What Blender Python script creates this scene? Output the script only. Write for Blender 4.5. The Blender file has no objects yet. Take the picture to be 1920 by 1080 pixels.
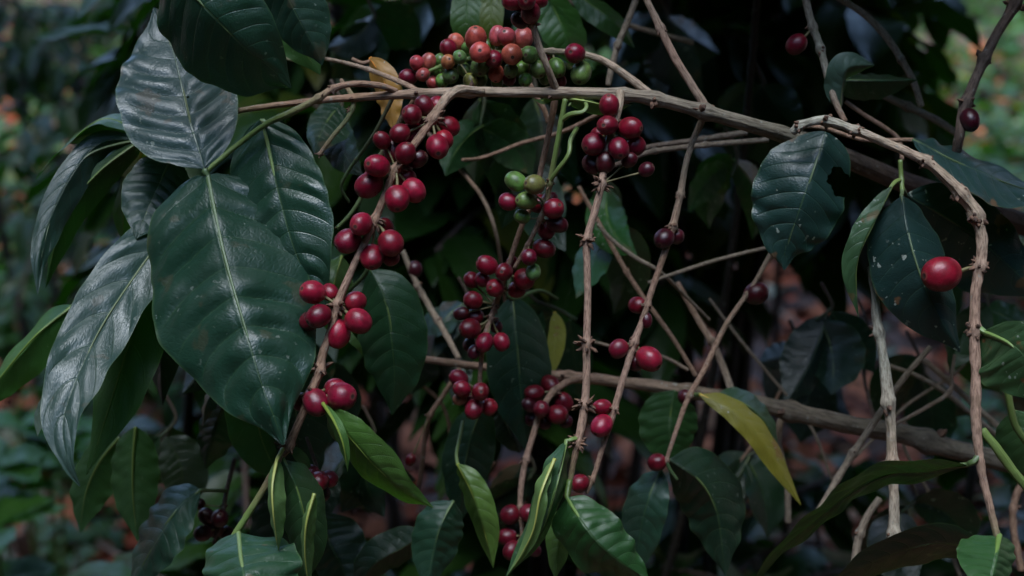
import bpy, math, random
import numpy as np
from mathutils import Vector, Matrix, Quaternion, noise as mnoise

random.seed(7); RNG = np.random.default_rng(7)
sc = bpy.context.scene
COL = sc.collection

# ------------------------------------------------------------------ camera frame
CAM = Vector((0, 0, 1.35)); PITCH = math.radians(17); D0 = 0.75
LENS = 50.0; K = 36.0/LENS/1920.0
RV = Vector((1, 0, 0)); FV = Vector((0, math.cos(PITCH), -math.sin(PITCH))); UV_ = Vector((0, math.sin(PITCH), math.cos(PITCH)))
def P(px, py, dz=0.0):
    d = D0+dz
    return CAM + RV*((px-960)*K*d) + UV_*((540-py)*K*d) + FV*d
def mm(px, dz=0.0): return px*K*(D0+dz)

# ------------------------------------------------------------------ materials
def newmat(name):
    m = bpy.data.materials.new(name); m.use_nodes = True
    nt = m.node_tree; nt.nodes.clear()
    return m, nt
class G:
    """tiny node helper"""
    def __init__(s, nt): s.nt = nt
    def n(s, t, **kw):
        nd = s.nt.nodes.new(t)
        for k, v in kw.items(): setattr(nd, k, v)
        return nd
    def l(s, a, b): s.nt.links.new(a, b)
    def val(s, sock, v):
        if isinstance(v, (int, float)): sock.default_value = v
        elif isinstance(v, (tuple, list)): sock.default_value = v
        else: s.l(v, sock)
    def math(s, op, a, b=0.0, c=None, clamp=False):
        nd = s.n('ShaderNodeMath', operation=op, use_clamp=clamp)
        s.val(nd.inputs[0], a); s.val(nd.inputs[1], b)
        if c is not None: s.val(nd.inputs[2], c)
        return nd.outputs[0]
    def ramp(s, x, a, b, lo=0.0, hi=1.0, smooth=True):
        nd = s.n('ShaderNodeMapRange', interpolation_type='SMOOTHSTEP' if smooth else 'LINEAR')
        s.val(nd.inputs['Value'], x); s.val(nd.inputs['From Min'], a); s.val(nd.inputs['From Max'], b)
        s.val(nd.inputs['To Min'], lo); s.val(nd.inputs['To Max'], hi)
        return nd.outputs[0]
    def mix(s, f, a, b, mode='MIX'):
        nd = s.n('ShaderNodeMix', data_type='RGBA', blend_type=mode)
        s.val(nd.inputs[0], f); s.val(nd.inputs[6], a); s.val(nd.inputs[7], b)
        return nd.outputs[2]
    def noise(s, vec, scale, detail=3, rough=0.55):
        nd = s.n('ShaderNodeTexNoise'); s.l(vec, nd.inputs['Vector'])
        nd.inputs['Scale'].default_value = scale; nd.inputs['Detail'].default_value = detail; nd.inputs['Roughness'].default_value = rough
        return nd.outputs['Fac']
    def map(s, vec, scale=(1, 1, 1)):
        nd = s.n('ShaderNodeMapping'); s.l(vec, nd.inputs[0]); nd.inputs['Scale'].default_value = scale
        return nd.outputs[0]
    def bump(s, h, strength, dist, prev=None):
        nd = s.n('ShaderNodeBump'); s.l(h, nd.inputs['Height'])
        nd.inputs['Strength'].default_value = strength; nd.inputs['Distance'].default_value = dist
        if prev is not None: s.l(prev, nd.inputs['Normal'])
        return nd.outputs[0]

NV = 9   # side veins per half leaf
def leaf_material(name, island=False, detail=True):
    m, nt = newmat(name); g = G(nt)
    out = g.n('ShaderNodeOutputMaterial'); tc = g.n('ShaderNodeTexCoord'); oi = g.n('ShaderNodeObjectInfo')
    geo = g.n('ShaderNodeNewGeometry')
    sep = g.n('ShaderNodeSeparateXYZ'); g.l(tc.outputs['UV'], sep.inputs[0])
    u, v = sep.outputs[0], sep.outputs[1]
    av = g.math('MULTIPLY', g.math('ABSOLUTE', g.math('SUBTRACT', v, 0.5)), 2.0)
    obj = tc.outputs['Object']
    if island:
        r = geo.outputs['Random Per Island']
        base = g.mix(g.ramp(r, 0.0, 1.0, 0, 1, False), (0.022, 0.06, 0.022, 1), (0.05, 0.105, 0.03, 1))
        base = g.mix(g.ramp(r, 0.93, 0.97), base, (0.16, 0.14, 0.03, 1))
        base = g.mix(0.75, base, oi.outputs['Color'], 'MULTIPLY')
        base = g.mix(1.0, base, (0.95, 1.0, 0.55, 1), 'MULTIPLY')
    else:
        base = oi.outputs['Color']
    n1 = g.noise(obj, 28 if not island else 8, 2)
    base = g.mix(g.ramp(n1, 0.3, 0.7, 0.0, 0.5), base, g.mix(1.0, base, (0.66, 0.78, 0.74, 1), 'MULTIPLY'))
    # veins
    midw = g.math('MULTIPLY_ADD', u, -0.022, 0.032)
    mid = g.math('SUBTRACT', 1.0, g.ramp(g.math('DIVIDE', av, midw), 0.55, 1.15))
    sv = g.math('MULTIPLY', g.math('SUBTRACT', u, g.math('MULTIPLY', av, g.math('MULTIPLY_ADD', av, 0.11, 0.08))), float(NV))
    pp = g.math('PINGPONG', sv, 0.5)
    vein = g.math('MULTIPLY', g.math('SUBTRACT', 1.0, g.ramp(pp, 0.0, 0.055)), g.ramp(av, 0.75, 0.98, 1.0, 0.0))
    pale = g.mix(0.8, g.mix(1.0, base, (2.2, 2.0, 1.6, 1), 'MULTIPLY'), (0.10, 0.16, 0.05, 1))
    colr = g.mix(g.math('MULTIPLY', vein, 0.1), base, pale)
    colr = g.mix(g.math('MULTIPLY', mid, 0.33), colr, pale)
    rough = g.ramp(g.noise(obj, 60, 3), 0.3, 0.75, 0.33, 0.50)
    if detail:
        edge = g.math('MULTIPLY', g.ramp(av, 0.955, 1.0), 0.35)
        colr = g.mix(edge, colr, pale)
        # blemishes: pale droppings, brown patches; amount from 1 - object alpha
        amt = g.math('SUBTRACT', 1.0, oi.outputs['Alpha'])
        sp = g.math('MULTIPLY', g.ramp(g.noise(obj, 260, 2), 0.66, 0.70), g.ramp(g.noise(obj, 33, 2), 0.44, 0.6))
        colr = g.mix(g.math('MULTIPLY', sp, g.math('MULTIPLY_ADD', amt, 1.6, 0.15), clamp=True), colr, (0.34, 0.37, 0.33, 1))
        br = g.math('MULTIPLY', g.ramp(g.noise(obj, 46, 3), 0.60, 0.64), amt, clamp=True)
        colr = g.mix(br, colr, (0.17, 0.075, 0.028, 1))
        rough = g.math('ADD', rough, g.math('MULTIPLY', br, 0.3))
    back = geo.outputs['Backfacing']
    under = g.mix(1.0, colr, (1.05, 1.2, 1.0, 1), 'MULTIPLY')
    colf = g.mix(back, colr, under)
    rough = g.math('MULTIPLY_ADD', back, 0.22, rough)
    # bump
    hgt = g.math('MULTIPLY', vein, -0.5)
    hgt = g.math('ADD', hgt, g.math('MULTIPLY', mid, -0.9))
    if detail:
        vo = g.n('ShaderNodeTexVoronoi', feature='DISTANCE_TO_EDGE'); g.l(g.map(tc.outputs['UV'], (58, 26, 1)), vo.inputs['Vector']); vo.inputs['Scale'].default_value = 1.0
        hgt = g.math('ADD', hgt, g.math('MULTIPLY', g.ramp(vo.outputs['Distance'], 0, 0.25), 0.16))
    nrm = g.bump(hgt, 0.55, 0.0006)
    nrm = g.bump(g.noise(obj, 80, 3), 0.42, 0.0013, nrm)
    b = g.n('ShaderNodeBsdfPrincipled'); g.l(colf, b.inputs['Base Color']); g.l(rough, b.inputs['Roughness']); g.l(nrm, b.inputs['Normal'])
    b.inputs['IOR'].default_value = 1.55
    b.inputs['Specular IOR Level'].default_value = 0.26 if island else 0.5
    t = g.n('ShaderNodeBsdfTranslucent'); g.l(g.mix(1.0, colf, (1.5, 2.3, 0.55, 1), 'MULTIPLY'), t.inputs['Color'])
    mx = g.n('ShaderNodeMixShader'); mx.inputs[0].default_value = 0.2
    g.l(b.outputs[0], mx.inputs[1]); g.l(t.outputs[0], mx.inputs[2]); g.l(mx.outputs[0], out.inputs['Surface'])
    return m

def bark_material():
    m, nt = newmat('twig_bark'); g = G(nt)
    out = g.n('ShaderNodeOutputMaterial'); tc = g.n('ShaderNodeTexCoord')
    at = g.n('ShaderNodeAttribute', attribute_name='tint')
    uv = tc.outputs['UV']; obj = tc.outputs['Object']
    st = g.noise(g.map(uv, (9, 1.3, 1)), 1.6, 5, 0.65)
    mo = g.noise(obj, 120, 4, 0.6)
    li = g.noise(obj, 260, 3, 0.6)
    woody = at.outputs['Alpha']
    c = at.outputs['Color']
    dark = g.mix(1.0, c, (0.42, 0.38, 0.36, 1), 'MULTIPLY')
    c1 = g.mix(g.math('MULTIPLY', g.ramp(st, 0.42, 0.66), woody), c, dark)
    c2 = g.mix(g.math('MULTIPLY', g.ramp(mo, 0.5, 0.68), g.math('MULTIPLY', woody, 0.6)), c1, g.mix(1.0, c, (0.5, 0.52, 0.46, 1), 'MULTIPLY'))
    c3 = g.mix(g.math('MULTIPLY', g.ramp(li, 0.62, 0.7), g.math('MULTIPLY', woody, 0.55)), c2, (0.3, 0.31, 0.27, 1))
    h = g.math('MULTIPLY_ADD', st, 1.0, g.math('MULTIPLY', mo, 0.6))
    nr = g.n('ShaderNodeBump'); g.l(h, nr.inputs['Height']); nr.inputs['Distance'].default_value = 0.0016
    g.l(g.math('MULTIPLY_ADD', woody, 0.7, 0.12), nr.inputs['Strength'])
    b = g.n('ShaderNodeBsdfPrincipled'); g.l(c3, b.inputs['Base Color']); g.l(nr.outputs[0], b.inputs['Normal'])
    g.l(g.math('MULTIPLY_ADD', woody, 0.38, 0.42), b.inputs['Roughness'])
    g.l(b.outputs[0], out.inputs['Surface'])
    return m

def cherry_material():
    m, nt = newmat('cherry_skin'); g = G(nt)
    out = g.n('ShaderNodeOutputMaterial'); tc = g.n('ShaderNodeTexCoord'); oi = g.n('ShaderNodeObjectInfo')
    obj = tc.outputs['Object']
    off = g.n('ShaderNodeVectorMath', operation='ADD'); g.l(obj, off.inputs[0])
    cmb = g.n('ShaderNodeCombineXYZ'); g.l(g.math('MULTIPLY', oi.outputs['Random'], 37.0), cmb.inputs[0]); g.l(cmb.outputs[0], off.inputs[1])
    o2 = off.outputs[0]
    sep = g.n('ShaderNodeSeparateXYZ'); g.l(obj, sep.inputs[0])
    rr = g.math('SQRT', g.math('ADD', g.math('POWER', sep.outputs[0], 2.0), g.math('POWER', sep.outputs[1], 2.0)))
    top = g.math('GREATER_THAN', sep.outputs[2], 0.5)
    nav = g.math('MULTIPLY', top, g.math('SUBTRACT', 1.0, g.ramp(rr, 0.13, 0.2)))
    pale = g.math('MULTIPLY', top, g.math('MULTIPLY', g.ramp(rr, 0.13, 0.19), g.ramp(rr, 0.22, 0.32, 1, 0)))
    base = oi.outputs['Color']
    n = g.noise(o2, 1.5, 3)
    c = g.mix(g.ramp(n, 0.38, 0.66, 0, 0.9), base, g.mix(1.0, base, (0.55, 0.45, 0.5, 1), 'MULTIPLY'))
    # ripening blush: green fruit flushes towards its tip, ripe fruit pales near the stalk
    c = g.mix(g.math('MULTIPLY', g.ramp(sep.outputs[2], -0.3, -1.0), 0.5), c, g.mix(1.0, base, (1.35, 1.7, 1.0, 1), 'MULTIPLY'))
    stv = g.noise(g.map(o2, (7, 7, 0.8)), 1.5, 3)
    c = g.mix(g.ramp(stv, 0.5, 0.8, 0, 0.35), c, g.mix(1.0, base, (1.5, 1.8, 1.6, 1), 'MULTIPLY'))
    spk = g.ramp(g.noise(o2, 16, 2), 0.7, 0.76)
    c = g.mix(g.math('MULTIPLY', spk, 0.15), c, (0.33, 0.17, 0.12, 1))
    c = g.mix(g.math('MULTIPLY', pale, 0.45), c, g.mix(0.5, base, (0.3, 0.16, 0.1, 1)))
    c = g.mix(nav, c, (0.045, 0.02, 0.015, 1))
    nr = g.bump(g.noise(o2, 9, 4), 0.10, 0.05)
    b = g.n('ShaderNodeBsdfPrincipled'); g.l(c, b.inputs['Base Color']); g.l(nr, b.inputs['Normal'])
    g.l(g.math('MULTIPLY_ADD', nav, 0.3, g.ramp(g.noise(o2, 3, 3), 0.3, 0.7, 0.27, 0.42)), b.inputs['Roughness'])
    b.inputs['Specular IOR Level'].default_value = 0.5
    b.inputs['Subsurface Weight'].default_value = 0.08
    b.inputs['Subsurface Radius'].default_value = (0.004, 0.0012, 0.0008)
    b.inputs['Subsurface Scale'].default_value = 1.0
    g.l(b.outputs[0], out.inputs['Surface'])
    return m

def simple(name, col, rough=0.8, col2=None, scale=60, bump=0.0, bd=0.002):
    m, nt = newmat(name); g = G(nt)
    out = g.n('ShaderNodeOutputMaterial'); tc = g.n('ShaderNodeTexCoord')
    b = g.n('ShaderNodeBsdfPrincipled'); b.inputs['Roughness'].default_value = rough
    nz = g.noise(tc.outputs['Object'], scale, 4)
    if col2: g.l(g.mix(g.ramp(nz, 0.35, 0.65), col+(1,), col2+(1,)), b.inputs['Base Color'])
    else: b.inputs['Base Color'].default_value = col+(1,)
    if bump: g.l(g.bump(nz, bump, bd), b.inputs['Normal'])
    g.l(b.outputs[0], out.inputs['Surface'])
    return m

def litter_material():
    m, nt = newmat('dead_leaf'); g = G(nt)
    out = g.n('ShaderNodeOutputMaterial'); geo = g.n('ShaderNodeNewGeometry'); tc = g.n('ShaderNodeTexCoord')
    r = geo.outputs['Random Per Island']
    cr = g.n('ShaderNodeValToRGB'); g.l(r, cr.inputs[0]); cr.color_ramp.interpolation = 'CONSTANT'
    els = [(0, (0.34, 0.085, 0.04, 1)), (0.22, (0.14, 0.05, 0.028, 1)), (0.4, (0.40, 0.14, 0.07, 1)), (0.55, (0.06, 0.032, 0.02, 1)), (0.7, (0.26, 0.14, 0.08, 1)), (0.82, (0.44, 0.16, 0.08, 1)), (0.92, (0.22, 0.24, 0.18, 1))]
    e = cr.color_ramp.elements
    e[0].position, e[0].color = els[0]; e[1].position, e[1].color = els[-1]
    for p_, c_ in els[1:-1]:
        k = e.new(p_); k.color = c_
    nz = g.noise(tc.outputs['Object'], 70, 3)
    c = g.mix(1.0, cr.outputs[0], (0.95, .85, .75, 1), 'MULTIPLY')
    c = g.mix(g.ramp(nz, 0.4, 0.7, 0, 0.6), c, g.mix(1.0, cr.outputs[0], (0.4, 0.4, 0.45, 1), 'MULTIPLY'))
    b = g.n('ShaderNodeBsdfPrincipled'); g.l(c, b.inputs['Base Color']); b.inputs['Roughness'].default_value = 0.9; b.inputs['Specular IOR Level'].default_value = 0.15
    g.l(b.outputs[0], out.inputs['Surface'])
    return m

M_LEAF = leaf_material('coffee_leaf')
M_FOL = leaf_material('foliage_leaf', island=True, detail=False)
M_BARK = bark_material(); M_CH = cherry_material()
M_STALK = simple('fruit_stalk', (0.16, 0.17, 0.06), 0.6, (0.12, 0.07, 0.035), 300)
M_SCALE = simple('dry_scale', (0.17, 0.09, 0.055), 0.85, (0.05, 0.028, 0.02), 400)
M_TRUNK = simple('tree_bark', (0.09, 0.08, 0.065), 0.9, (0.035, 0.03, 0.025), 14, 0.8, 0.02)
M_SOIL = simple('forest_soil', (0.055, 0.033, 0.024), 0.95, (0.11, 0.06, 0.042), 5, 0.9, 0.05)
M_LITTER = litter_material()
M_ORANGE = M_LEAF

# ------------------------------------------------------------------ mesh helpers
def catmull(pts, n):
    pts = [tuple(p) for p in pts]
    A = np.array(pts, float)
    if len(A) == 2: 
        t = np.linspace(0, 1, n)[:, None]; return A[0]*(1-t)+A[1]*t
    seg = np.linalg.norm(np.diff(A[:, :3], axis=0), axis=1); seg = np.maximum(seg, 1e-9)
    cum = np.concatenate([[0], np.cumsum(seg)])
    E = np.vstack([2*A[0]-A[1], A, 2*A[-1]-A[-2]])
    out = []
    for s in np.linspace(0, cum[-1], n):
        i = min(int(np.searchsorted(cum, s, side='right'))-1, len(A)-2)
        t = (s-cum[i])/seg[i]
        p0, p1, p2, p3 = E[i], E[i+1], E[i+2], E[i+3]
        m1 = (p2-p0)*0.5; m2 = (p3-p1)*0.5
        h = 2*t**3-3*t**2+1, t**3-2*t**2+t, -2*t**3+3*t**2, t**3-t**2
        out.append(h[0]*p1+h[1]*m1+h[2]*p2+h[3]*m2)
    return np.array(out)

class MB:
    def __init__(s): s.v = []; s.f = []; s.uv = []; s.mi = []; s.tint = []
    def add(s, vs, fs, uvs=None, mi=0, tint=None):
        o = len(s.v); s.v += [tuple(x) for x in vs]
        for k, f in enumerate(fs):
            s.f.append(tuple(i+o for i in f)); s.mi.append(mi)
            if uvs is not None: s.uv += [uvs[i] for i in f]
            else: s.uv += [(0, 0.5)]*len(f)
        s.tint += list(tint) if tint is not None else [(1, 1, 1, 1)]*len(vs)
    def build(s, name, mats, base=Vector((0, 0, 0)), smooth=True):
        me = bpy.data.meshes.new(name)
        V = np.array(s.v)-np.array(base)
        me.from_pydata(V.tolist(), [], s.f)
        u = me.uv_layers.new(name='UVMap')
        u.data.foreach_set('uv', np.array(s.uv, np.float32).ravel())
        a = me.attributes.new('tint', 'FLOAT_COLOR', 'POINT')
        a.data.foreach_set('color', np.array(s.tint, np.float32).ravel())
        for m in mats: me.materials.append(m)
        me.polygons.foreach_set('material_index', s.mi)
        me.polygons.foreach_set('use_smooth', [smooth]*len(me.polygons))
        me.update()
        return me
def link(name, me, parent=None, color=None):
    o = bpy.data.objects.new(name, me); COL.objects.link(o)
    if parent is not None: o.parent = parent
    if color is not None: o.color = color
    return o
def thing(name, base, label, cat, group=None, kind=None):
    o = bpy.data.objects.new(name, None); COL.objects.link(o); o.location = base
    o.empty_display_size = 0.02
    o['label'] = label; o['category'] = cat
    if group: o['group'] = group
    if kind: o['kind'] = kind
    return o
def struct(o, kind='structure', label=None, cat=None):
    o['kind'] = kind
    if label: o['label'] = label
    if cat: o['category'] = cat

def tube(mb, pts, rad, sides=12, tint=None, nodes=(), rough=0.06, mi=0, seed=0, cap=True, step=None):
    """pts: control points (world Vector); rad, tint per control point; nodes: world points with a swollen joint"""
    L = sum((Vector(pts[i+1])-Vector(pts[i])).length for i in range(len(pts)-1))
    rm = max(rad)
    n = max(6, int(L/(step or max(rm*0.55, 0.0012))))
    n = min(n, 420)
    tint = tint or [(1, 1, 1, 1)]*len(pts)
    A = catmull([tuple(p)+(r,)+tuple(c) for p, r, c in zip(pts, rad, tint)], n)
    pos = A[:, :3]; r = np.maximum(A[:, 3], 1e-5); tc = np.clip(A[:, 4:8], 0, 1)
    T = np.gradient(pos, axis=0); T /= np.linalg.norm(T, axis=1)[:, None]
    ref = np.array([0.3, -1, 0.2]); N = []
    cur = ref-np.dot(ref, T[0])*T[0]; cur /= np.linalg.norm(cur)
    for i in range(n):
        cur = cur-np.dot(cur, T[i])*T[i]; cur /= np.linalg.norm(cur); N.append(cur.copy())
    N = np.array(N); B = np.cross(T, N)
    nd = np.array([tuple(x) for x in nodes]) if len(nodes) else None
    vs = []; uvs = []; tn = []; acc = 0
    for i in range(n):
        if i: acc += np.linalg.norm(pos[i]-pos[i-1])
        rr = r[i]; dk = 1.0
        if nd is not None:
            dd = np.min(np.linalg.norm(nd-pos[i], axis=1))/rr
            rr *= 1+0.42*math.exp(-(dd/0.95)**2)
            dk = 1-0.25*math.exp(-(dd/0.8)**2)
        for j in range(sides+1):
            a = 2*math.pi*(j % sides)/sides
            w = 1+rough*mnoise.noise(Vector((math.cos(a)*1.4+seed, math.sin(a)*1.4, acc/r[i]*0.35)))*2.2 + rough*0.6*mnoise.noise(Vector((math.cos(a)*3, math.sin(a)*3+seed, acc/r[i]*1.2)))
            vs.append(pos[i]+(N[i]*math.cos(a)+B[i]*math.sin(a))*rr*w)
            uvs.append((j/sides, acc/rm*0.25)); tn.append((tc[i][0]*dk, tc[i][1]*dk, tc[i][2]*dk, tc[i][3]))
    s1 = sides+1
    fs = [(i*s1+j, i*s1+j+1, (i+1)*s1+j+1, (i+1)*s1+j) for i in range(n-1) for j in range(sides)]
    if cap:
        for e in (0, n-1):
            vs.append(pos[e]+T[e]*(-0.3 if e == 0 else 0.3)*r[e]); uvs.append((0.5, 0)); tn.append(tuple(tc[e]))
            c = len(vs)-1
            fs += [((e*s1+j+1, e*s1+j, c) if e == 0 else (e*s1+j, e*s1+j+1, c)) for j in range(sides)]
    mb.add(vs, fs, uvs, mi, tn)

BR = (0.38, 0.23, 0.15, 1); PALE = (0.44, 0.325, 0.23, 1); GRY = (0.31, 0.245, 0.175, 1); GN = (0.13, 0.19, 0.05, 0.1)
DKB = (0.12, 0.075, 0.055, 1); LICH = (0.40, 0.38, 0.30, 1); DG = (0.05, 0.085, 0.03, 0.2); PNK = (0.42, 0.265, 0.19, 1)

def stem(parent, base, pts, cols, nodes=(), name='stem', sides=14, rough=0.06):
    """pts: (px,py,dz,r_px)"""
    mb = MB(); W = [P(p[0], p[1], p[2]) for p in pts]; R = [mm(p[3], p[2])*.84 for p in pts]
    if not isinstance(cols, list): cols = [cols]
    n = len(pts); C = []
    for i in range(n):
        t = i/(n-1)*(len(cols)-1); a = int(min(t, len(cols)-1)); b = min(a+1, len(cols)-1); f = t-a
        C.append(tuple(cols[a][k]*(1-f)+cols[b][k]*f for k in range(4)))
    tube(mb, W, R, sides, C, [nodepos(pts, x) for x in nodes], rough, seed=random.random()*50)
    return link(name, mb.build(name, [M_BARK], base), parent)
def nodepos(pts, nd):
    """closest stem point (world) to a pixel position"""
    best = None
    for i in range(len(pts)-1):
        a, b = pts[i], pts[i+1]
        dx, dy = b[0]-a[0], b[1]-a[1]; l2 = dx*dx+dy*dy or 1
        t = max(0, min(1, ((nd[0]-a[0])*dx+(nd[1]-a[1])*dy)/l2))
        x, y, z = a[0]+dx*t, a[1]+dy*t, a[2]+(b[2]-a[2])*t
        d = (x-nd[0])**2+(y-nd[1])**2
        if best is None or d < best[0]: best = (d, x, y, z)
    return P(best[1], best[2], best[3])

def scales(parent, base, pos, r, n=8, spread=1.0, col=None):
    """dried stipules and flower remains round a joint"""
    mb = MB()
    for k in range(n):
        d = Vector((random.uniform(-1, 1), random.uniform(-1, 1), random.uniform(-.7, .7))).normalized()
        L = r*random.uniform(0.9, 2.3)*spread; a = pos+d*r*0.8
        side = d.cross(Vector((random.random(), random.random(), random.random()))).normalized()
        bend = side*L*random.uniform(-.5, .5)
        w = r*random.uniform(0.22, 0.42)
        tube(mb, [a, a+d*L*0.55+bend*0.3, a+d*L+bend], [w, w*1.15, w*0.25], 5, rough=0.15, step=w*0.9)
    return link('stipule_cluster', mb.build('stipule_cluster', [M_SCALE], base), parent)

# ------------------------------------------------------------------ leaves
PT = [0, .04, .12, .22, .34, .46, .6, .73, .84, .92, 1.0]
PW = [0.03, .27, .60, .83, .965, 1.0, .955, .78, .50, .22, .015]
def prof(t): return float(np.interp(t, PT, PW))
def prof_s(t): return (prof(max(0, t-.03))+2*prof(t)+prof(min(1, t+.03)))/4 if 0.03 < t < 0.97 else prof(t)

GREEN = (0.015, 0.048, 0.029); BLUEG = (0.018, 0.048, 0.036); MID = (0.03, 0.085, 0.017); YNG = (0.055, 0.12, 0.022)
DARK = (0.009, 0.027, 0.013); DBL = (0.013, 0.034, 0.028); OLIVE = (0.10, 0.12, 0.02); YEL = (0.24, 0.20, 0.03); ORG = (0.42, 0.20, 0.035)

def leaf(parent, base, mid, a, b, za=0.0, zb=0.0, col=GREEN, spots=0.0, ripple=0.5, quilt=1.0, under=False, pet=None,
         cup=0.0, nu=64, nvh=14, hole=None, wav=1.0, label=None, name='leaf', roll=0.0, petr=4.2, petcol=None, phase=None, full=1.0):
    """mid: base->tip points (px,py,dz); a,b: half widths in px (a = left side when the leaf hangs down); za, zb: depth of each edge in m"""
    mb = MB(); ph = random.random()*6.28 if phase is None else phase
    M3 = catmull([(p[0], p[1], p[2]*1000) for p in mid], nu+1)     # depth in mm so that arc length stays sane
    M3[:, 2] /= 1000
    pos = [P(*m) for m in M3]
    nv = 2*nvh+1; vs = []; uvs = []
    Lm = sum((pos[i+1]-pos[i]).length for i in range(nu))
    Wm = mm((a+b)/2)
    for i in range(nu+1):
        u = i/nu; i0, i1 = max(0, i-1), min(nu, i+1)
        tx, ty = M3[i1][0]-M3[i0][0], M3[i1][1]-M3[i0][1]; l = math.hypot(tx, ty) or 1; tx /= l; ty /= l
        nx, ny = -ty, tx
        d = D0+M3[i][2]
        side = RV*nx - UV_*ny
        T = (pos[i1]-pos[i0]).normalized()
        pf = prof_s(u)
        if u < .46: pf = pf**(full+(1-full)*u/.46)
        for j in range(nv):
            v = (j-nvh)/nvh; av = abs(v); w = a if v > 0 else b; z = za if v > 0 else zb
            s = 1 if v > 0 else -1
            ew = 1+0.014*wav*math.sin(u*23+ph+s*1.3)*av + 0.008*wav*math.sin(u*57+ph*2)*av
            x = av*w*K*d*pf*ew
            if roll:   # edge curls over
                ang = roll*av**2
                off = side*s*(x*(1-0.45*abs(roll)/2*av**2)) + FV*(z*pf*av) - FV*(x*math.sin(ang)*0.55)
            else:
                off = side*s*x + FV*z*pf*av
            sN = (u-0.08*av-0.11*av*av)*NV+(0.18 if s > 0 else 0)*0
            N = T.cross((side*w*K*d+FV*(z*s)).normalized())
            if N.dot(FV) > 0: N = -N     # towards the camera
            q = (abs(math.sin(math.pi*sN))**0.75-0.5)*min(1, av*4)*min(1, (1-av)*3.2)*pf
            h = quilt*0.036*Wm*q*(1+1.3*mnoise.noise(Vector((u*6+ph*3, v*1.5, 3.3))))
            h += ripple*Wm*0.11*math.sin(2*math.pi*(4.1*u+.35*math.sin(4.4*u+ph))+ph+(0 if s > 0 else 2.1)+0.8*math.sin(5*u+ph))*av**2.6*min(1, pf*1.5)
            h += -cup*Wm*av**2*pf
            h += 0.075*Wm*mnoise.noise(Vector((u*5+ph, v*2.0, ph)))*ripple
            h += -0.05*Wm*math.exp(-(av/0.07)**2)*pf*0.55
            along = -0.055*av*Lm*pf*0.5
            vs.append(pos[i]+off+N*h+T*along)
            uvs.append((u, 0.5+v*0.5))
    fs = []
    for i in range(nu):
        for j in range(nv-1):
            if hole:
                uu = (i+.5)/nu; vv = (j+.5-nvh)/nvh; skip = False
                for (hu, hv, ru, rv) in hole:
                    an = math.atan2((vv-hv)/rv, (uu-hu)/ru)
                    rr = math.hypot((uu-hu)/ru, (vv-hv)/rv)
                    if rr < 1+0.18*math.sin(an*2+hu*9)+0.09*math.sin(an*5+1)+0.05*math.sin(an*11): skip = True
                if skip: continue
            q = (i*nv+j, i*nv+j+1, (i+1)*nv+j+1, (i+1)*nv+j)
            fs.append(q)
    mb.add(vs, fs, uvs)
    # consistent facing: upper side to the camera unless 'under'
    i, j = nu//2, nvh
    p0, p1, p2 = Vector(vs[i*nv+j]), Vector(vs[i*nv+j+1]), Vector(vs[(i+1)*nv+j])
    n = (p1-p0).cross(p2-p0); facing = n.dot(CAM-p0) > 0
    if facing == under:
        nf = []; nuv = []; k = 0
        for f in mb.f:
            nf.append(tuple(reversed(f))); nuv += list(reversed(mb.uv[k:k+len(f)])); k += len(f)
        mb.f = nf; mb.uv = nuv
    # midrib ridge on the lower side and the petiole
    pc = petcol or (min(1, col[0]*2.2+.05), min(1, col[1]*1.5+.06), col[2]+.015, 0.05)
    back = FV if not under else -FV
    rp = []
    if pet: rp = [P(*q) for q in pet]
    r0 = mm(petr)
    ks = [int(nu*t) for t in (0.0, 0.02, 0.3, 0.6, 0.9)]
    line = rp+[pos[k]+back*(r0*1.0) for k in ks]
    rad = [r0*1.05]*len(rp)+[r0*0.9, r0*0.85, r0*0.55, r0*0.35, r0*0.1]
    tube(mb, line, rad, 8, [pc]*len(line), rough=0.03, mi=1, step=r0*1.6)
    me = mb.build(name, [M_LEAF, M_BARK], base)
    o = link(name, me, parent, (*col, 1-spots))
    if label: o['label'] = label
    return o

# ------------------------------------------------------------------ cherries
def cherry_mesh(seed, long=1.12, flat=0.93):
    rnd = random.Random(seed); seg, ring = 28, 22; vs = []; fs = []
    def rad(th):   # th 0 at navel (+z), pi at stalk
        r = math.sin(th)**0.93 if 0 < th < math.pi else 0
        z = math.cos(th)*long
        if th < 0.30:
            t = th/0.30
            z -= 0.055*(1-t)**0.6; z += 0.035*math.exp(-((t-0.55)/0.22)**2)
        if th > 2.75: z += 0.10*((th-2.75)/0.39)**2
        return r, z
    for i in range(ring+1):
        th = math.pi*i/ring
        if i <= 8: th = math.pi*(i/8)**1.4*8/ring
        r, z = rad(th)
        if i in (0, ring): vs.append((0, 0, z)); continue
        for j in range(seg):
            a = 2*math.pi*j/seg
            w = 1+0.035*mnoise.noise(Vector((math.cos(a)*r*1.2, math.sin(a)*r*1.2+seed*7, z)))
            w -= 0.035*math.exp(-(min(abs(math.sin(a)), 1)/0.16)**2)*math.sin(th)   # faint seam
            vs.append((r*math.cos(a)*w, r*math.sin(a)*flat*w, z*w))
    for i in range(ring):
        for j in range(seg):
            k = (j+1) % seg
            if i == 0: fs.append((0, 1+j, 1+k))
            elif i == ring-1: fs.append((1+(i-1)*seg+j, len(vs)-1, 1+(i-1)*seg+k))
            else: fs.append((1+(i-1)*seg+j, 1+i*seg+j, 1+i*seg+k, 1+(i-1)*seg+k))
    mb = MB(); mb.add(vs, fs); return mb.build('cherry', [M_CH])
CHM = [cherry_mesh(i, l, f) for i, (l, f) in enumerate([(1.10, .94), (1.18, .92), (1.05, .96), (1.14, .90)])]
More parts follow.
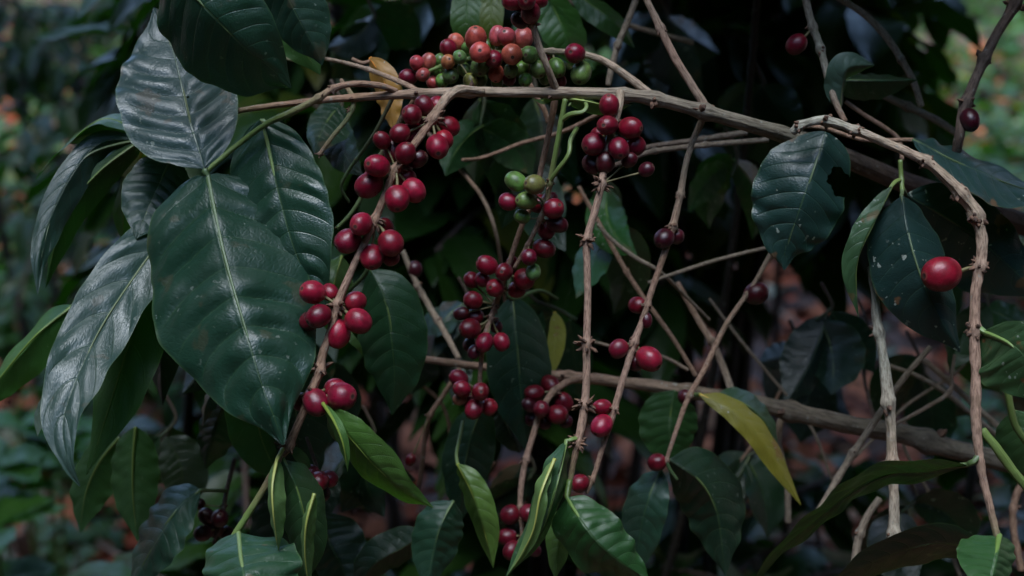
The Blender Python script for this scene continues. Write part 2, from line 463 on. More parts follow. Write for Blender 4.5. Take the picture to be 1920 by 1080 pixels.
def stalk_mesh():
    mb = MB(); tube(mb, [Vector((0, 0, 0)), Vector((0.05, 0.03, -0.5)), Vector((0, 0, -1))], [0.15, 0.11, 0.14], 8, rough=0.1, step=0.12)
    return mb.build('stalk', [M_STALK])
STM = stalk_mesh()
CC = {'r': (0.20, 0.006, 0.020), 'd': (0.135, 0.005, 0.014), 'D': (0.05, 0.004, 0.009), 'R': (0.25, 0.008, 0.028), 's': (0.43, 0.08, 0.065), 'p': (0.40, 0.06, 0.07),
      'g': (0.10, 0.17, 0.045), 'G': (0.15, 0.25, 0.05), 'o': (0.20, 0.19, 0.05), 'b': (0.36, 0.13, 0.06), 'a': (0.55, 0.25, 0.07)}
def cherries(parent, base, spts, nodes, data):
    """data: (px,py,r,side,colour); side -1 in front of the stem, 1 behind, 0 level"""
    N = [(nodepos(spts, n), n) for n in nodes]
    def stemz(nd):
        w = nodepos(spts, nd); return (w-CAM).dot(FV)-D0
    items = []
    for c in data:
        x, y, r, side, col = c[:5]
        nd = min(nodes, key=lambda n: (n[0]-x)**2+(n[1]-y)**2)
        nz = stemz(nd); npos = nodepos(spts, nd)
        rw = mm(r, nz)
        cp = P(x, y, nz); lat = (cp-npos).length
        need = max(1.35*rw+0.002, 0)
        dzz = math.sqrt(max(0, need**2-lat**2)) if lat < need else 0.0
        sd = side if side else random.choice((-1, 1))*0.25
        dz = nz + sd*max(dzz, 0.3*rw if side else 0)
        items.append([x, y, r, dz, col, npos, rw])
    for _ in range(14):   # push overlapping fruit apart in depth
        for i in range(len(items)):
            for j in range(i+1, len(items)):
                A, B = items[i], items[j]
                pa, pb = P(A[0], A[1], A[3]), P(B[0], B[1], B[3])
                mind = (A[6]+B[6])*0.97
                dd = (pa-pb).length
                if dd < mind:
                    lat2 = max(0, dd*dd-(A[3]-B[3])**2)
                    want = math.sqrt(max(0, mind**2-lat2))
                    sh = (want-abs(A[3]-B[3]))/2*0.6
                    s = 1 if A[3] >= B[3] else -1
                    A[3] += s*sh; B[3] -= s*sh
    for x, y, r, dz, col, npos, rw in items:
        cp = P(x, y, dz); ax = cp-npos; L = ax.length; ax.normalize()
        ax = (ax+Vector((random.uniform(-.2, .2), random.uniform(-.2, .2), random.uniform(-.2, .2)))-FV*random.uniform(0, .7)).normalized()
        me = random.choice(CHM)
        c = CC[col]; f = random.uniform(0.68, 1.25)
        o = link('cherry', me, parent, (c[0]*f, c[1]*f*random.uniform(.8, 1.25), c[2]*f*random.uniform(.8, 1.3), 1))
        o.rotation_mode = 'QUATERNION'
        q = Vector((0, 0, 1)).rotation_difference(ax) @ Quaternion((0, 0, 1), random.uniform(0, 6.28))
        o.rotation_quaternion = q
        rr = mm(r, dz)*0.97
        o.location = cp-base; o.scale = (rr, rr, rr*random.uniform(0.93, 1.05))
        # stalk from the fruit's foot back to the joint
        loc = q.inverted() @ ((npos-cp)/rr)
        foot = Vector((0, 0, -0.98)); d = loc-foot; ln = d.length
        if ln > 0.08:
            s = link('stalk', STM, o); s.location = foot
            s.rotation_mode = 'QUATERNION'; s.rotation_quaternion = Vector((0, 0, -1)).rotation_difference(d.normalized())
            s.scale = (1, 1, ln)

def twig(label, pts, cols, nodes=(), ch=(), cat='twig', name='coffee_twig', group=None, sc_=1.0, nsc=8, sides=14, rough=0.06, swell=None):
    base = P(*pts[0][:3])
    t = thing(name, base, label, cat, group)
    stem(t, base, pts, cols, nodes if swell is None else swell, sides=sides, rough=rough)
    if nsc:
        for n in nodes:
            # thickness of the stem near this node
            r = min(pts, key=lambda p: (p[0]-n[0])**2+(p[1]-n[1])**2)
            scales(t, base, nodepos(pts, n), mm(r[3], r[2]), nsc, sc_)
    if ch: cherries(t, base, pts, nodes, ch)
    return t, base


# =================================================================== the front coffee plant
FR = 'fruiting twigs hanging from the bough'
# ---- main bough
A_pts = [(262,262,.05,4),(330,238,.045,5),(400,217,.03,6),(470,204,.02,6.5),(545,194,.01,7),(600,188,.005,7.5),(680,182,0,9),(780,176,0,10.5),(880,173,0,11),(1040,174,0,12),(1160,178,0,13.5),
         (1230,186,.005,14.5),(1310,207,.01,16),(1400,232,.02,17),(1480,256,.04,19),(1560,285,.08,22),(1700,345,.13,24),(1860,400,.18,26),(2050,470,.22,28)]
t, base = twig('long grey-brown main bough crossing the upper half, green at its thin left end',
    A_pts, [GN, (0.1,.1,.04,.3), BR, BR, PALE, GRY, (.24,.20,.145,1), (0.19,0.165,0.115,1), DKB, DKB], cat='branch', name='coffee_bough', nodes=[(670,183),(785,176),(880,173),(1042,174),(1165,178),(1225,185),(1322,208)], nsc=3, sc_=0.6, rough=0.09)
A_t, A_b = t, base
leaf(t, base, [(322,292,.045),(300,340,.036),(275,395,.026),(256,448,.016)], 62, 68, .0, .0, BLUEG, under=False, ripple=.7, quilt=2.2, pet=[(340,236,.042),(330,262,.035)])
leaf(t, base, [(262,262,.05),(190,268,.04),(140,320,.03),(98,400,.02),(72,480,.01),(70,552,.005)], 28, 24, .0, .012, BLUEG, ripple=1.0, quilt=1.3)
leaf(t, base, [(268,262,.05),(215,300,.045),(165,345,.04),(115,420,.04),(85,540,.05)], 16, 20, .0, .02, (.02,.06,.015), ripple=.8, under=True)
leaf(t, base, [(262,250,.055),(200,222,.05),(140,258,.05),(95,300,.055),(66,338,.06)], 19, 20, .02, -.02, (.03,.085,.02), ripple=1.0)
leaf(t, base, [(258,256,.06),(200,246,.06),(150,256,.06),(122,270,.065)], 14, 14, .0, .03, (.09,.15,.06), ripple=.8)
leaf(t, base, [(275,262,.07),(262,300,.07),(255,350,.075),(262,400,.08)], 48, 40, .02, .0, (.22,.23,.03), ripple=.6, under=True)
leaf(t, base, [(300,250,.08),(262,320,.08),(232,390,.085),(232,465,.09)], 32, 30, .01, .01, (.06,.13,.02), ripple=.8, under=True)

# ---- green shoot that carries the big leaves
S_pts = [(742,172,0,8),(715,161,-.006,7),(665,157,-.01,7),(625,166,-.012,7),(597,184,-.014,7.5),(548,210,-.012,8),(500,232,-.005,6.5),(450,268,.0,6),(408,303,.0,6),(386,322,.0,6)]
t, base = twig('green young shoot carrying the biggest dark glossy leaf and a silvery one', S_pts, [BR, BR, BR, (0.17,.16,.06,.5), GN, GN, GN], nodes=[(597,184),(625,166)], nsc=2, sc_=.6, cat='leafy shoot', name='leafy_shoot')
leaf(t, base, [(388,328,-.002),(400,400,-.016),(420,480,-.028),(440,560,-.038),(470,650,-.047),(500,745,-.052),(531,834,-.050)], 172, 134, .018, .03, GREEN, full=.55, ripple=.6, quilt=2.5, pet=[(386,316,0),(384,322,-.002)], nu=96, nvh=24, petr=6, phase=1.0, label='largest dark green leaf with pale midrib', spots=.12, petcol=(.07,.12,.045,.05))
leaf(t, base, [(383,316,-.002),(376,290,.000),(360,240,.006),(345,180,.015),(330,115,.026),(312,60,.036),(289,14,.043)], 94, 122, .008, -.006, (.036,.066,.064), ripple=.6, quilt=2.4, nu=90, nvh=22, pet=[(386,322,0)], petr=4, spots=.2, phase=2.2, label='silvery leaf facing the sky, small holes in it', hole=[(.56,.42,.008,.03),(.44,.08,.006,.02)])
leaf(t, base, [(492,226,.008),(502,275,.004),(518,345,-.003),(534,410,-.008),(556,480,-.010),(588,545,-.008),(615,588,-.004)], 98, 92, .01, -.004, GREEN, full=.7, ripple=.45, quilt=2.6, nu=80, nvh=20, pet=[(500,232,-.005)], petr=5, spots=.1, phase=.5, petcol=(.2,.28,.09,.05))
leaf(t, base, [(375,360,.04),(300,455,.022),(246,525,.008),(190,615,-.01),(148,700,-.028),(118,790,-.04),(128,865,-.046),(150,912,-.044)], 72, 58, .0, -.004, (.036,.07,.058), ripple=.7, quilt=1.9, nu=90, nvh=20, pet=[(388,324,.012),(384,340,.025)], petr=4, phase=3.3, label='long pale-sheened leaf hanging at the left', spots=.15)
leaf(t, base, [(395,360,.045),(318,440,.035),(268,540,.03),(240,650,.026),(210,760,.02),(162,890,.016)], 62, 70, .006, .0, (.022,.065,.011), ripple=.6, quilt=1.0, nu=80, nvh=18, under=True, phase=4.0, pet=[(388,326,.02)], label='bright green underside of a long hanging leaf')
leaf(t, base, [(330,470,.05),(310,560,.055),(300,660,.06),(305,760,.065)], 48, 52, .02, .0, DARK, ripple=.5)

# ---- leaves that come in over the top edge
t, base = twig('leafy shoot tip dropping in over the top left edge, two dark leaves', [(300,-150,-.02,7),(330,-110,-.02,6.5),(420,-90,-.015,6),(520,-70,-.005,5)], [GN], nodes=[(330,-110)], nsc=0, cat='leafy shoot', name='leafy_shoot')
leaf(t, base, [(300,-75,-.045),(352,-20,-.05),(410,40,-.048),(462,92,-.04),(510,130,-.03),(546,164,-.02)], 112, 92, .03, .0, GREEN, ripple=.7, quilt=.9, nu=72, nvh=18, pet=[(320,-110,-.02)], spots=.1, phase=.2)
leaf(t, base, [(505,-70,-.005),(535,-15,.0),(568,50,.005),(590,90,.01),(604,122,.015)], 52, 60, .01, .01, GREEN, ripple=.3, nu=60, nvh=14, spots=.2)
leaf(t, base, [(505,-70,.01),(530,10,.03),(560,80,.035),(600,140,.04)], 46, 66, .0, .01, MID, ripple=.3, nu=50, nvh=12, under=True)

# ---- pale thin twig behind, upper left
twig('thin pale twig with a hooked tip just above the bough', [(525,98,.06,3.5),(545,112,.06,4),(580,110,.055,4),(620,112,.045,4.5),(690,130,.02,5),(755,156,.008,6),(785,172,.004,7)], [(.2,.24,.12,.3), PALE, BR], nodes=[(690,130)], nsc=2, sc_=.5)
twig('short hooked brown twig below the left end of the bough', [(640,150,.02,4),(662,185,.004,6),(655,216,.0,5),(622,258,-.002,5),(598,291,0,4.5)], [BR, (.15,.16,.06,.5), (.15,.16,.06,.5), BR], nodes=[(598,291),(660,205)], nsc=4, sc_=.8)
twig('thin dark green twig hanging left of the fruiting twig', [(738,180,.01,5),(705,245,.02,4),(675,290,.03,4),(655,318,.035,4),(640,350,.04,3.5),(655,380,.045,3)], [(.07,.07,.04,.5), DG, DG], nodes=[(668,300)], nsc=2, sc_=.5)
twig('green side twig passing behind the topmost red cherries', [(780,182,.006,5.5),(748,230,.012,5),(712,293,.02,5),(690,345,.025,5),(662,395,.028,4.5),(632,428,.03,4)], [BR, (.10,.13,.05,.4), (.09,.14,.04,.3)], nodes=[(712,293),(632,428)], nsc=2, sc_=.5)

# ---- twig B, the front fruiting twig
B_pts = [(905,172,-.006,9),(868,168,-.016,11),(846,176,-.022,11),(828,196,-.026,11),(805,232,-.028,10),(770,280,-.03,9),(743,316,-.03,9),(726,355,-.03,8.5),(703,412,-.03,9),(683,455,-.03,8.5),(660,505,-.03,8),(633,570,-.03,9.5),(620,618,-.03,8.5),(605,665,-.03,9.5),(598,697,-.03,10.5),(577,752,-.03,9.5),(556,802,-.028,9),(541,836,-.026,10),(524,862,-.024,8),(500,907,-.022,7.5),(466,962,-.02,7.5),(440,1002,-.02,7),(415,1040,-.02,6)]
t, base = twig('brown fruiting twig with six tiers of red cherries, nearest the big leaf', B_pts, [PALE, PALE, BR, BR, BR, PNK, BR, BR, BR, BR, GN, GN],
  nodes=[(810,222),(742,318),(703,412),(632,572),(598,694),(597,742),(541,836)],
  ch=[(787,220,24,1,'r'),(842,237,20,1,'r'),(820,275,24,-1,'R'),(832,262,19,1,'r'),(770,252,24,1,'R'),(750,250,19,1,'d'),(772,215,20,1,'d'),(795,198,19,1,'d'),(818,197,18,1,'r'),(716,263,17,1,'d'),(738,282,20,1,'d'),(760,287,21,1,'d'),(783,298,19,1,'D'),(700,330,17,1,'d'),
      (707,311,24,0,'r'),(692,347,25,0,'r'),(776,357,24,1,'R'),(745,372,25,-1,'R'),(762,332,18,1,'r'),(757,312,19,1,'d'),
      (677,420,23,-1,'r'),(652,452,25,0,'d'),(733,456,26,0,'R'),(721,425,18,1,'r'),(697,482,24,1,'R'),(732,482,18,1,'r'),
      (586,548,24,0,'R'),(618,548,17,1,'r'),(597,593,25,-1,'r'),(666,566,21,1,'r'),(672,602,26,0,'R'),(635,626,25,1,'R'),(580,602,19,1,'d'),
      (641,744,29,-1,'R'),(628,728,20,1,'r'),(592,754,25,0,'r'),(566,754,19,1,'d')], group=FR, nsc=9, rough=.07)
leaf(t, base, [(612,762,-.034),(645,806,-.045),(690,858,-.05),(745,912,-.045),(812,952,-.035)], 56, 42, .03, -.006, YNG, ripple=.6, quilt=1.0, nu=70, nvh=16, pet=[(597,742,-.03),(602,750,-.034)], petr=4.5, phase=.8, label='young bright green leaf', cup=.15)
leaf(t, base, [(606,756,-.036),(632,800,-.05),(647,845,-.05),(652,885,-.046)], 16, 12, .01, .0, YNG, ripple=.4, nu=40, nvh=8, under=True)
leaf(t, base, [(530,862,-.026),(552,905,-.03),(568,965,-.03),(575,1030,-.026),(568,1110,-.02)], 46, 34, .01, .02, (.022,.062,.02), ripple=.5, quilt=1.1, nu=60, nvh=14, pet=[(530,846,-.026)])
leaf(t, base, [(520,862,-.036),(512,900,-.045),(512,950,-.05),(518,1000,-.045),(522,1034,-.04)], 17, 17, .012, .012, (.11,.17,.065), ripple=.6, quilt=2, nu=50, nvh=12, under=True, pet=[(530,842,-.03)], label='pale rolled-up young leaf')
leaf(t, base, [(590,925,-.04),(576,975,-.044),(572,1030,-.04),(580,1110,-.03)], 13, 14, .01, .008, (.09,.15,.05), ripple=.6, quilt=2, nu=40, nvh=8, under=True)
leaf(t, base, [(446,1000,-.022),(450,1045,-.045),(462,1100,-.06),(480,1200,-.06)], 92, 96, .02, .02, (.022,.066,.03), ripple=.5, quilt=1.3, nu=64, nvh=16, pet=[(440,1002,-.02)], petr=6, spots=.3, petcol=(.15,.22,.08,.05), label='glossy blue-green leaf at the tip of the twig')
leaf(t, base, [(545,838,-.01),(558,852,-.01),(572,868,-.005),(582,884,0)], 10, 12, .0, .0, (.06,.11,.06), ripple=.3, nu=20, nvh=5)

# ---- dark leaves just behind twig B
t, base = twig('dark leafy shoot hidden behind the front fruiting twig', [(690,440,.07,5),(680,470,.06,5),(690,505,.055,5),(640,560,.07,4)], [DG], nodes=[(690,505)], nsc=0, cat='leafy shoot', name='leafy_shoot')
leaf(t, base, [(695,505,.05),(722,560,.045),(735,640,.045),(740,710,.05),(735,778,.06)], 68, 66, .015, .01, (.016,.05,.022), ripple=.35, quilt=1.2, nu=64, nvh=16)
leaf(t, base, [(640,480,.06),(628,520,.05),(620,570,.05),(630,640,.055)], 34, 30, .0, .02, (.05,.11,.025), ripple=.5)
leaf(t, base, [(640,600,.05),(655,630,.04),(672,650,.04),(680,668,.045)], 8, 8, .0, .0, YNG, ripple=.2, nu=20, nvh=5)
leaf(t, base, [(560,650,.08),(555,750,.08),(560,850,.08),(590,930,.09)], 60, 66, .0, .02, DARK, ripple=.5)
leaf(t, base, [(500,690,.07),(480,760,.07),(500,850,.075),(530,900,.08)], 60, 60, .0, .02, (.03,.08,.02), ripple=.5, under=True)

# ---- top cluster twig C
C_pts = [(1228,184,.01,10),(1180,146,.012,9),(1130,113,.014,8),(1080,100,.016,7),(1025,96,.018,6.5),(960,97,.02,6),(900,106,.022,5.5),(840,120,.024,5),(785,142,.026,4)]
t, base = twig('twig above the bough crowded with pink, red and green unripe cherries', C_pts, [PALE, PALE, GRY, GN, GN], nodes=[(1090,101),(1035,97),(1000,96),(965,97),(930,101),(895,107),(860,116),(828,124),(795,138)],
  ch=[(892,72,22.4,0,'s'),(855,79,16.8,0,'s'),(841,90,16.8,-1,'r'),(900,98,21.3,-1,'s'),(932,67,16.8,0,'p'),(950,69,19.0,0,'p'),(980,72,21.3,0,'s'),(960,102,21.3,-1,'s'),(926,111,17.9,-1,'r'),(992,103,17.9,-1,'g'),(862,107,14.6,-1,'g'),(840,116,14.6,-1,'b'),(826,113,13.4,1,'g'),(803,116,15.7,0,'s'),(782,118,14.6,0,'p'),(793,140,14.6,-1,'s'),(765,145,16.8,0,'r'),(812,155,13.4,-1,'s'),(829,151,13.4,-1,'g'),(845,142,16.8,-1,'g'),(900,126,19.0,-1,'g'),(930,137,15.7,-1,'s'),(958,132,14.6,-1,'g'),(979,131,16.8,-1,'g'),(1010,130,17.9,-1,'g'),(1044,127,19.0,-1,'g'),(882,152,14.6,-1,'o'),(900,149,14.6,1,'g'),(932,155,12.3,0,'g'),(1029,111,11.2,1,'r'),(1078,100,20.2,-1,'r'),(1089,137,22.4,-1,'G'),(1052,152,11.2,1,'d'),(877,89,12.3,1,'g'),(912,85,13.4,1,'g'),(945,88,13.4,1,'g'),(815,135,13.4,1,'g'),(870,130,13.4,1,'g'),(1022,146,13.4,1,'g'),(985,150,13.4,1,'g'),(955,148,13.4,1,'d')], nsc=3, sc_=.6)
t, base = twig('upright twig with dark red cherries, crossing the pink and green cluster', [(990,-70,-.02,6),(992,-10,-.02,6.5),(999,42,-.018,7),(1010,85,-.014,7.5),(1027,128,-.01,8),(1043,170,0,10)], [BR, PALE, PALE], nodes=[(992,0),(999,45)],
  ch=[(995,24,20,-1,'d'),(975,38,17,1,'D'),(962,2,20,0,'d'),(987,2,18,-1,'d'),(1012,1,15,1,'d'),(975,8,14,1,'D')], nsc=4, sc_=.7)

# ---- centre: twig E and F
E_pts = [(1042,180,.012,8),(1030,245,.02,7),(1016,310,.03,6.5),(1002,370,.035,6),(978,425,.04,6),(957,487,.045,6),(940,540,.05,6),(922,592,.055,6),(907,640,.055,5.5),(901,690,.06,5),(899,742,.065,5)]
twig('slender brown twig with four tiers of red cherries in the centre', E_pts, [BR, BR, BR, PNK, BR, BR], nodes=[(948,510),(938,540),(920,596),(900,735),(890,560)],
  ch=[(913,497,19,-1,'r'),(945,510,18,-1,'r'),(928,540,18,-1,'r'),(983,523,21,0,'R'),(969,543,17,1,'r'),(884,525,16,0,'r'),(905,524,15,1,'d'),(960,494,13,1,'d'),
      (887,563,18,0,'d'),(865,588,14,0,'D'),(889,594,17,-1,'d'),(881,616,20,-1,'d'),(908,642,18,-1,'r'),(940,641,17,0,'r'),(881,646,14,1,'D'),(930,612,13,1,'D'),(889,660,13,1,'D'),
      (860,709,17,0,'r'),(866,729,17,-1,'r'),(901,734,18,-1,'r'),(889,767,18,-1,'r'),(917,763,17,0,'r'),(862,748,13,1,'b'),(880,750,14,1,'d')], group=FR, nsc=6)
F_pts = [(1060,186,-.002,6),(1052,228,.0,6),(1042,285,.004,6),(1032,338,.01,6.5),(1022,388,.016,6),(1004,430,.022,5.5),(988,462,.028,5),(965,502,.035,4.5)]
t, base = twig('green-topped curling twig with green cherries above dark red ones', F_pts, [GN, GN, BR, BR], nodes=[(1031,343),(1005,378),(990,458),(1012,410)],
  ch=[(967,340,20,-1,'G'),(1002,346,20,-1,'o'),(987,376,19,-1,'G'),(979,406,15,0,'g'),(953,378,18,0,'r'),(1010,382,19,1,'d'),(1038,391,21,0,'d'),(1030,374,16,1,'D'),(1045,420,18,1,'D'),(1024,431,18,1,'d'),(1020,466,20,0,'d'),(992,482,16,-1,'d'),(1000,510,15,1,'g')], group=FR, nsc=5)
mb = MB()
tube(mb, [P(1031,340,.01), P(1046,318,.004), P(1066,290,.0), P(1070,262,.004), P(1082,240,.01)], [mm(4.5)]*5, 8, [GN]*5); tube(mb, [P(1053,225,0), P(1070,214,-.004), P(1092,210,-.006), P(1100,198,-.004), P(1090,187,0), P(1076,188,.002), P(1066,199,0)], [mm(x) for x in (5,5,4.5,4,3.5,3,2)], 8, [GN]*7)
link('side_shoot', mb.build('side_shoot', [M_BARK], base), t)
leaf(t, base, [(1062,184,.0),(1100,190,-.004),(1145,198,-.002),(1186,196,.004)], 14, 9, .016, .012, (.10,.19,.06), ripple=.6, nu=40, nvh=8)
leaf(t, base, [(1058,184,.004),(1035,182,.004),(1018,190,.01),(1000,186,.01)], 6, 7, .0, .0, (.09,.17,.04), ripple=.4, nu=24, nvh=5)

# ---- twig G (straight down the middle) and its leaves
G_pts = [(1163,172,-.004,10),(1161,200,-.008,8.5),(1148,245,-.012,8),(1136,295,-.014,8),(1128,345,-.015,8.5),(1115,398,-.015,8),(1101,450,-.015,9),(1101,500,-.015,8),(1102,570,-.015,8),(1100,645,-.015,9),(1100,700,-.015,8.5),(1097,752,-.015,9),(1090,800,-.015,9.5),(1082,835,-.015,8),(1072,885,-.012,6.5),(1064,930,-.012,6)]
t, base = twig('straight peeling pale twig, red cherries only at its top', G_pts, [PALE, PALE, PNK, PNK, PNK, PNK, PNK, PNK, BR, GN], nodes=[(1150,238),(1128,345),(1101,450),(1101,645),(1098,758),(1083,832)],
  ch=[(1142,197,21,-1,'R'),(1139,235,21,-1,'r'),(1182,240,22,0,'r'),(1113,270,23,0,'d'),(1160,278,21,-1,'d'),(1192,273,20,1,'d'),(1122,252,15,1,'d'),(1212,318,15,1,'D'),(1110,308,19,1,'D'),(1135,305,19,1,'D'),(1180,300,15,1,'D')], group=FR, nsc=18, sc_=1.0)
leaf(t, base, [(1062,829,-.02),(1052,868,-.034),(1040,925,-.038),(1018,990,-.034),(985,1040,-.028),(945,1088,-.02)], 34, 24, .012, .028, (.03,.08,.03), ripple=.9, quilt=1.8, nu=70, nvh=14, pet=[(1084,822,-.015),(1072,824,-.018)], petr=4.5, phase=.3, label='folded glossy leaf at the twig end')
leaf(t, base, [(1040,860,-.036),(1016,915,-.046),(1008,965,-.046),(985,1030,-.04),(950,1080,-.03)], 13, 16, .012, .004, (.12,.18,.06), ripple=.8, nu=50, nvh=8, under=True, roll=.5)
leaf(t, base, [(1063,934,-.02),(1096,985,-.034),(1140,1035,-.036),(1220,1092,-.025)], 66, 56, .02, .01, (.020,.066,.018), ripple=.9, quilt=1.6, nu=70, nvh=16, pet=[(1068,900,-.014),(1064,920,-.016)], petr=5, label='mid green leaf at the bottom centre', phase=2.)
leaf(t, base, [(1066,950,0),(1050,1010,0),(1040,1090,.0)], 24, 26, .01, .01, (.07,.14,.03), ripple=.5, nu=40, nvh=8)

# ---- twig H
twig('bare brown twig rising from the bough to the top edge', [(1325,212,.012,13),(1316,190,.012,10),(1290,148,.012,9),(1262,102,.012,9),(1238,52,.012,8.5),(1215,5,.012,7.5),(1195,-40,.012,7)], [GRY, PNK, GRY], nodes=[(1238,54)], nsc=3, sc_=.6)
twig('long thin brown twig with scattered dark red cherries, right of centre', [(1322,215,.02,8),(1310,240,.022,7.5),(1298,268,.024,7),(1285,312,.026,6.5),(1275,368,.028,7.5),(1260,430,.03,8),(1240,492,.03,7),(1221,548,.03,7),(1205,600,.03,7),(1190,640,.03,8.5),(1174,692,.03,7.5),(1158,746,.03,7.5),(1146,790,.03,6.5),(1130,838,.03,6),(1115,888,.03,5.5),(1100,925,.03,4)], [GRY, GRY, BR, PNK, PNK, BR], nodes=[(1277,365),(1262,425),(1212,572),(1190,642),(1153,768),(1110,898)],
  ch=[(1245,447,20,0,'D'),(1268,443,16,1,'D'),(1195,572,17,1,'d'),(1160,654,19,0,'d'),(1217,673,25,0,'r'),(1192,680,17,1,'D'),(1129,763,17,0,'r'),(1128,798,21,-1,'R'),(1087,906,18,0,'d'),(1211,600,14,1,'D')], group=FR, nsc=7, sc_=.6)

# ---- twig I (right, thick pale)
I_pts = [(1485,248,.0,8.3),(1505,234,-.002,9.2),(1545,226,-.004,10.1),(1600,243,-.006,9.2),(1660,268,-.008,10.1),(1735,302,-.01,10.6),(1775,335,-.012,11.5),(1808,370,-.012,12.9),(1830,402,-.012,13.8),(1841,455,-.012,12.0),(1836,505,-.012,12.0),(1828,560,-.012,11.0),(1827,620,-.012,12.0),(1829,690,-.012,11.0),(1829,750,-.012,12.0),(1832,820,-.012,10.6),(1842,890,-.012,9.2),(1856,950,-.012,8.3),(1870,1010,-.012,7.4),(1878,1060,-.012,6.4)]
t, base = twig('thick pale knobbly twig arching down the right side with one big cherry', I_pts, [LICH, LICH, PALE, PALE, PALE, PNK, PNK, PNK, PNK, GN], nodes=[(1500,238),(1550,227),(1603,245),(1737,303),(1803,362),(1832,405),(1838,500),(1827,618)],
  ch=[(1765,514,35,0,'r')], nsc=13, sc_=.5, rough=.13)
leaf(t, base, [(1845,622,-.015),(1885,640,-.03),(1920,665,-.04),(1985,760,-.045)], 76, 50, .03, -.01, (.045,.10,.04), ripple=.4, nu=60, nvh=16, pet=[(1828,616,-.012),(1838,618,-.014)], petr=7, spots=.9, petcol=(.14,.22,.06,.05), label='green leaf with brown spots at the right edge')
leaf(t, base, [(1812,872,-.014),(1740,884,-.02),(1660,892,-.03),(1590,925,-.04),(1520,985,-.045),(1455,1040,-.045),(1400,1110,-.04)], 38, 32, -.018, .014, (.011,.034,.013), ripple=.8, quilt=1.2, nu=90, nvh=16, pet=[(1838,850,-.012),(1826,866,-.013)], petr=6, petcol=(.06,.10,.03,.05), label='long dark arching leaf at the lower right')
leaf(t, base, [(1876,1005,-.014),(1868,1050,-.03),(1850,1120,-.04)], 52, 62, .02, .02, (.03,.09,.025), ripple=.4, nu=50, nvh=12, petr=7)
leaf(t, base, [(1850,1030,.0),(1750,1020,.0),(1650,1050,.0),(1540,1110,.01)], 46, 50, -.01, .02, (.006,.018,.007), ripple=.5, nu=50, nvh=12)
leaf(t, base, [(1905,770,.01),(1925,840,.01),(1970,900,.01)], 42, 50, .01, .0, (.04,.09,.03), ripple=.4, nu=40, nvh=10)
mb = MB()
tube(mb, [P(1842,806,-.01), P(1872,845,-.012), P(1905,890,-.012), P(1950,940,-.012)], [mm(x) for x in (8,9,9,8)], 8, [GN]*4); tube(mb, [P(1875,690,.0), P(1890,740,.0), P(1905,800,.0), P(1950,860,.0)], [mm(7)]*4, 8, [GN]*4)
link('side_shoot', mb.build('side_shoot', [M_BARK], base), t)

# ---- right leaves
t, base = twig('leafy shoot below the right arch with dark dusty leaves', [(1688,300,.02,5),(1690,335,.02,5),(1692,360,.016,5)], [GN], nodes=[(1690,338)], nsc=0, cat='leafy shoot', name='leafy_shoot')
leaf(t, base, [(1692,368,.012),(1702,430,.004),(1722,500,.0),(1752,575,.0),(1800,660,.008)], 74, 66, .02, .012, (.014,.038,.034), ripple=.35, quilt=.8, nu=80, nvh=20, pet=[(1692,352,.018)], spots=.75, phase=1.2, label='dark leaf speckled with white specks')
leaf(t, base, [(1672,350,.012),(1652,395,.008),(1625,445,.006),(1605,510,.01),(1610,595,.02)], 32, 20, .0, .03, (.05,.105,.045), ripple=.7, quilt=1.1, nu=60, nvh=12, pet=[(1690,338,.02),(1680,340,.016)], spots=.5, label='narrow pale green leaf')
leaf(t, base, [(1700,365,.03),(1770,405,.035),(1850,460,.04),(1960,560,.05)], 95, 75, .02, .01, (.012,.034,.03), ripple=.4, quilt=.8, nu=60, nvh=16, pet=[(1692,352,.02)], spots=.5)
t, base = twig('leafy shoot behind the right arch with a hole-bitten dark leaf', [(1500,236,.02,5),(1545,240,.02,5),(1620,262,.025,5),(1712,262,.03,5)], [BR, BR], nodes=[(1545,240)], nsc=0, cat='leafy shoot', name='leafy_shoot')
leaf(t, base, [(1548,248,.012),(1534,300,.008),(1514,350,.006),(1492,415,.01),(1474,465,.016),(1470,506,.02)], 92, 84, .014, .01, (.015,.042,.036), full=.7, ripple=.5, quilt=.8, nu=190, nvh=56, spots=.55, hole=[(.30,-.78,.085,.40)], phase=2.6, label='dark leaf with a ragged hole')
leaf(t, base, [(1712,262,.025),(1770,292,.02),(1840,322,.02),(1900,348,.025),(1980,372,.03)], 62, 40, -.022, .022, (.02,.05,.045), ripple=.8, quilt=.8, nu=70, nvh=16, spots=.6)
t, base = twig('grey twig dropping from the top right with one dark cherry and a folded leaf', [(1500,-60,.06,8),(1510,-5,.06,8),(1522,45,.06,8.5),(1538,90,.06,8.5),(1553,150,.055,7.5),(1568,195,.05,7),(1585,228,.045,6)], [GRY, LICH, BR], nodes=[(1524,50),(1541,92)],
  ch=[(1493,83,20,0,'d')], nsc=4, sc_=.6)
leaf(t, base, [(1575,205,.055),(1580,160,.05),(1592,128,.045),(1640,122,.05)], 20, 36, .02, .0, (.07,.12,.09), ripple=.5, nu=50, nvh=10, label='small pale folded leaf')
leaf(t, base, [(1560,150,.075),(1610,150,.07),(1670,150,.07),(1720,150,.07)], 34, 22, .01, .02, (.02,.06,.02), ripple=.5, nu=40, nvh=10)

# ---- twig J and other bare twigs
twig('upright pale lichen-grey dead twig, free lower end, lower right', [(1632,500,.03,7),(1640,550,.03,9),(1645,605,.03,10.5),(1657,670,.03,10.5),(1664,740,.03,13),(1671,800,.03,11),(1673,866,.03,12),(1676,930,.03,10.5),(1676,1000,.03,12.5),(1675,1016,.03,10.5)], [LICH, LICH, PALE, LICH], nodes=[(1650,622),(1665,755),(1673,868),(1677,1003)], nsc=4, sc_=.55, rough=.12)

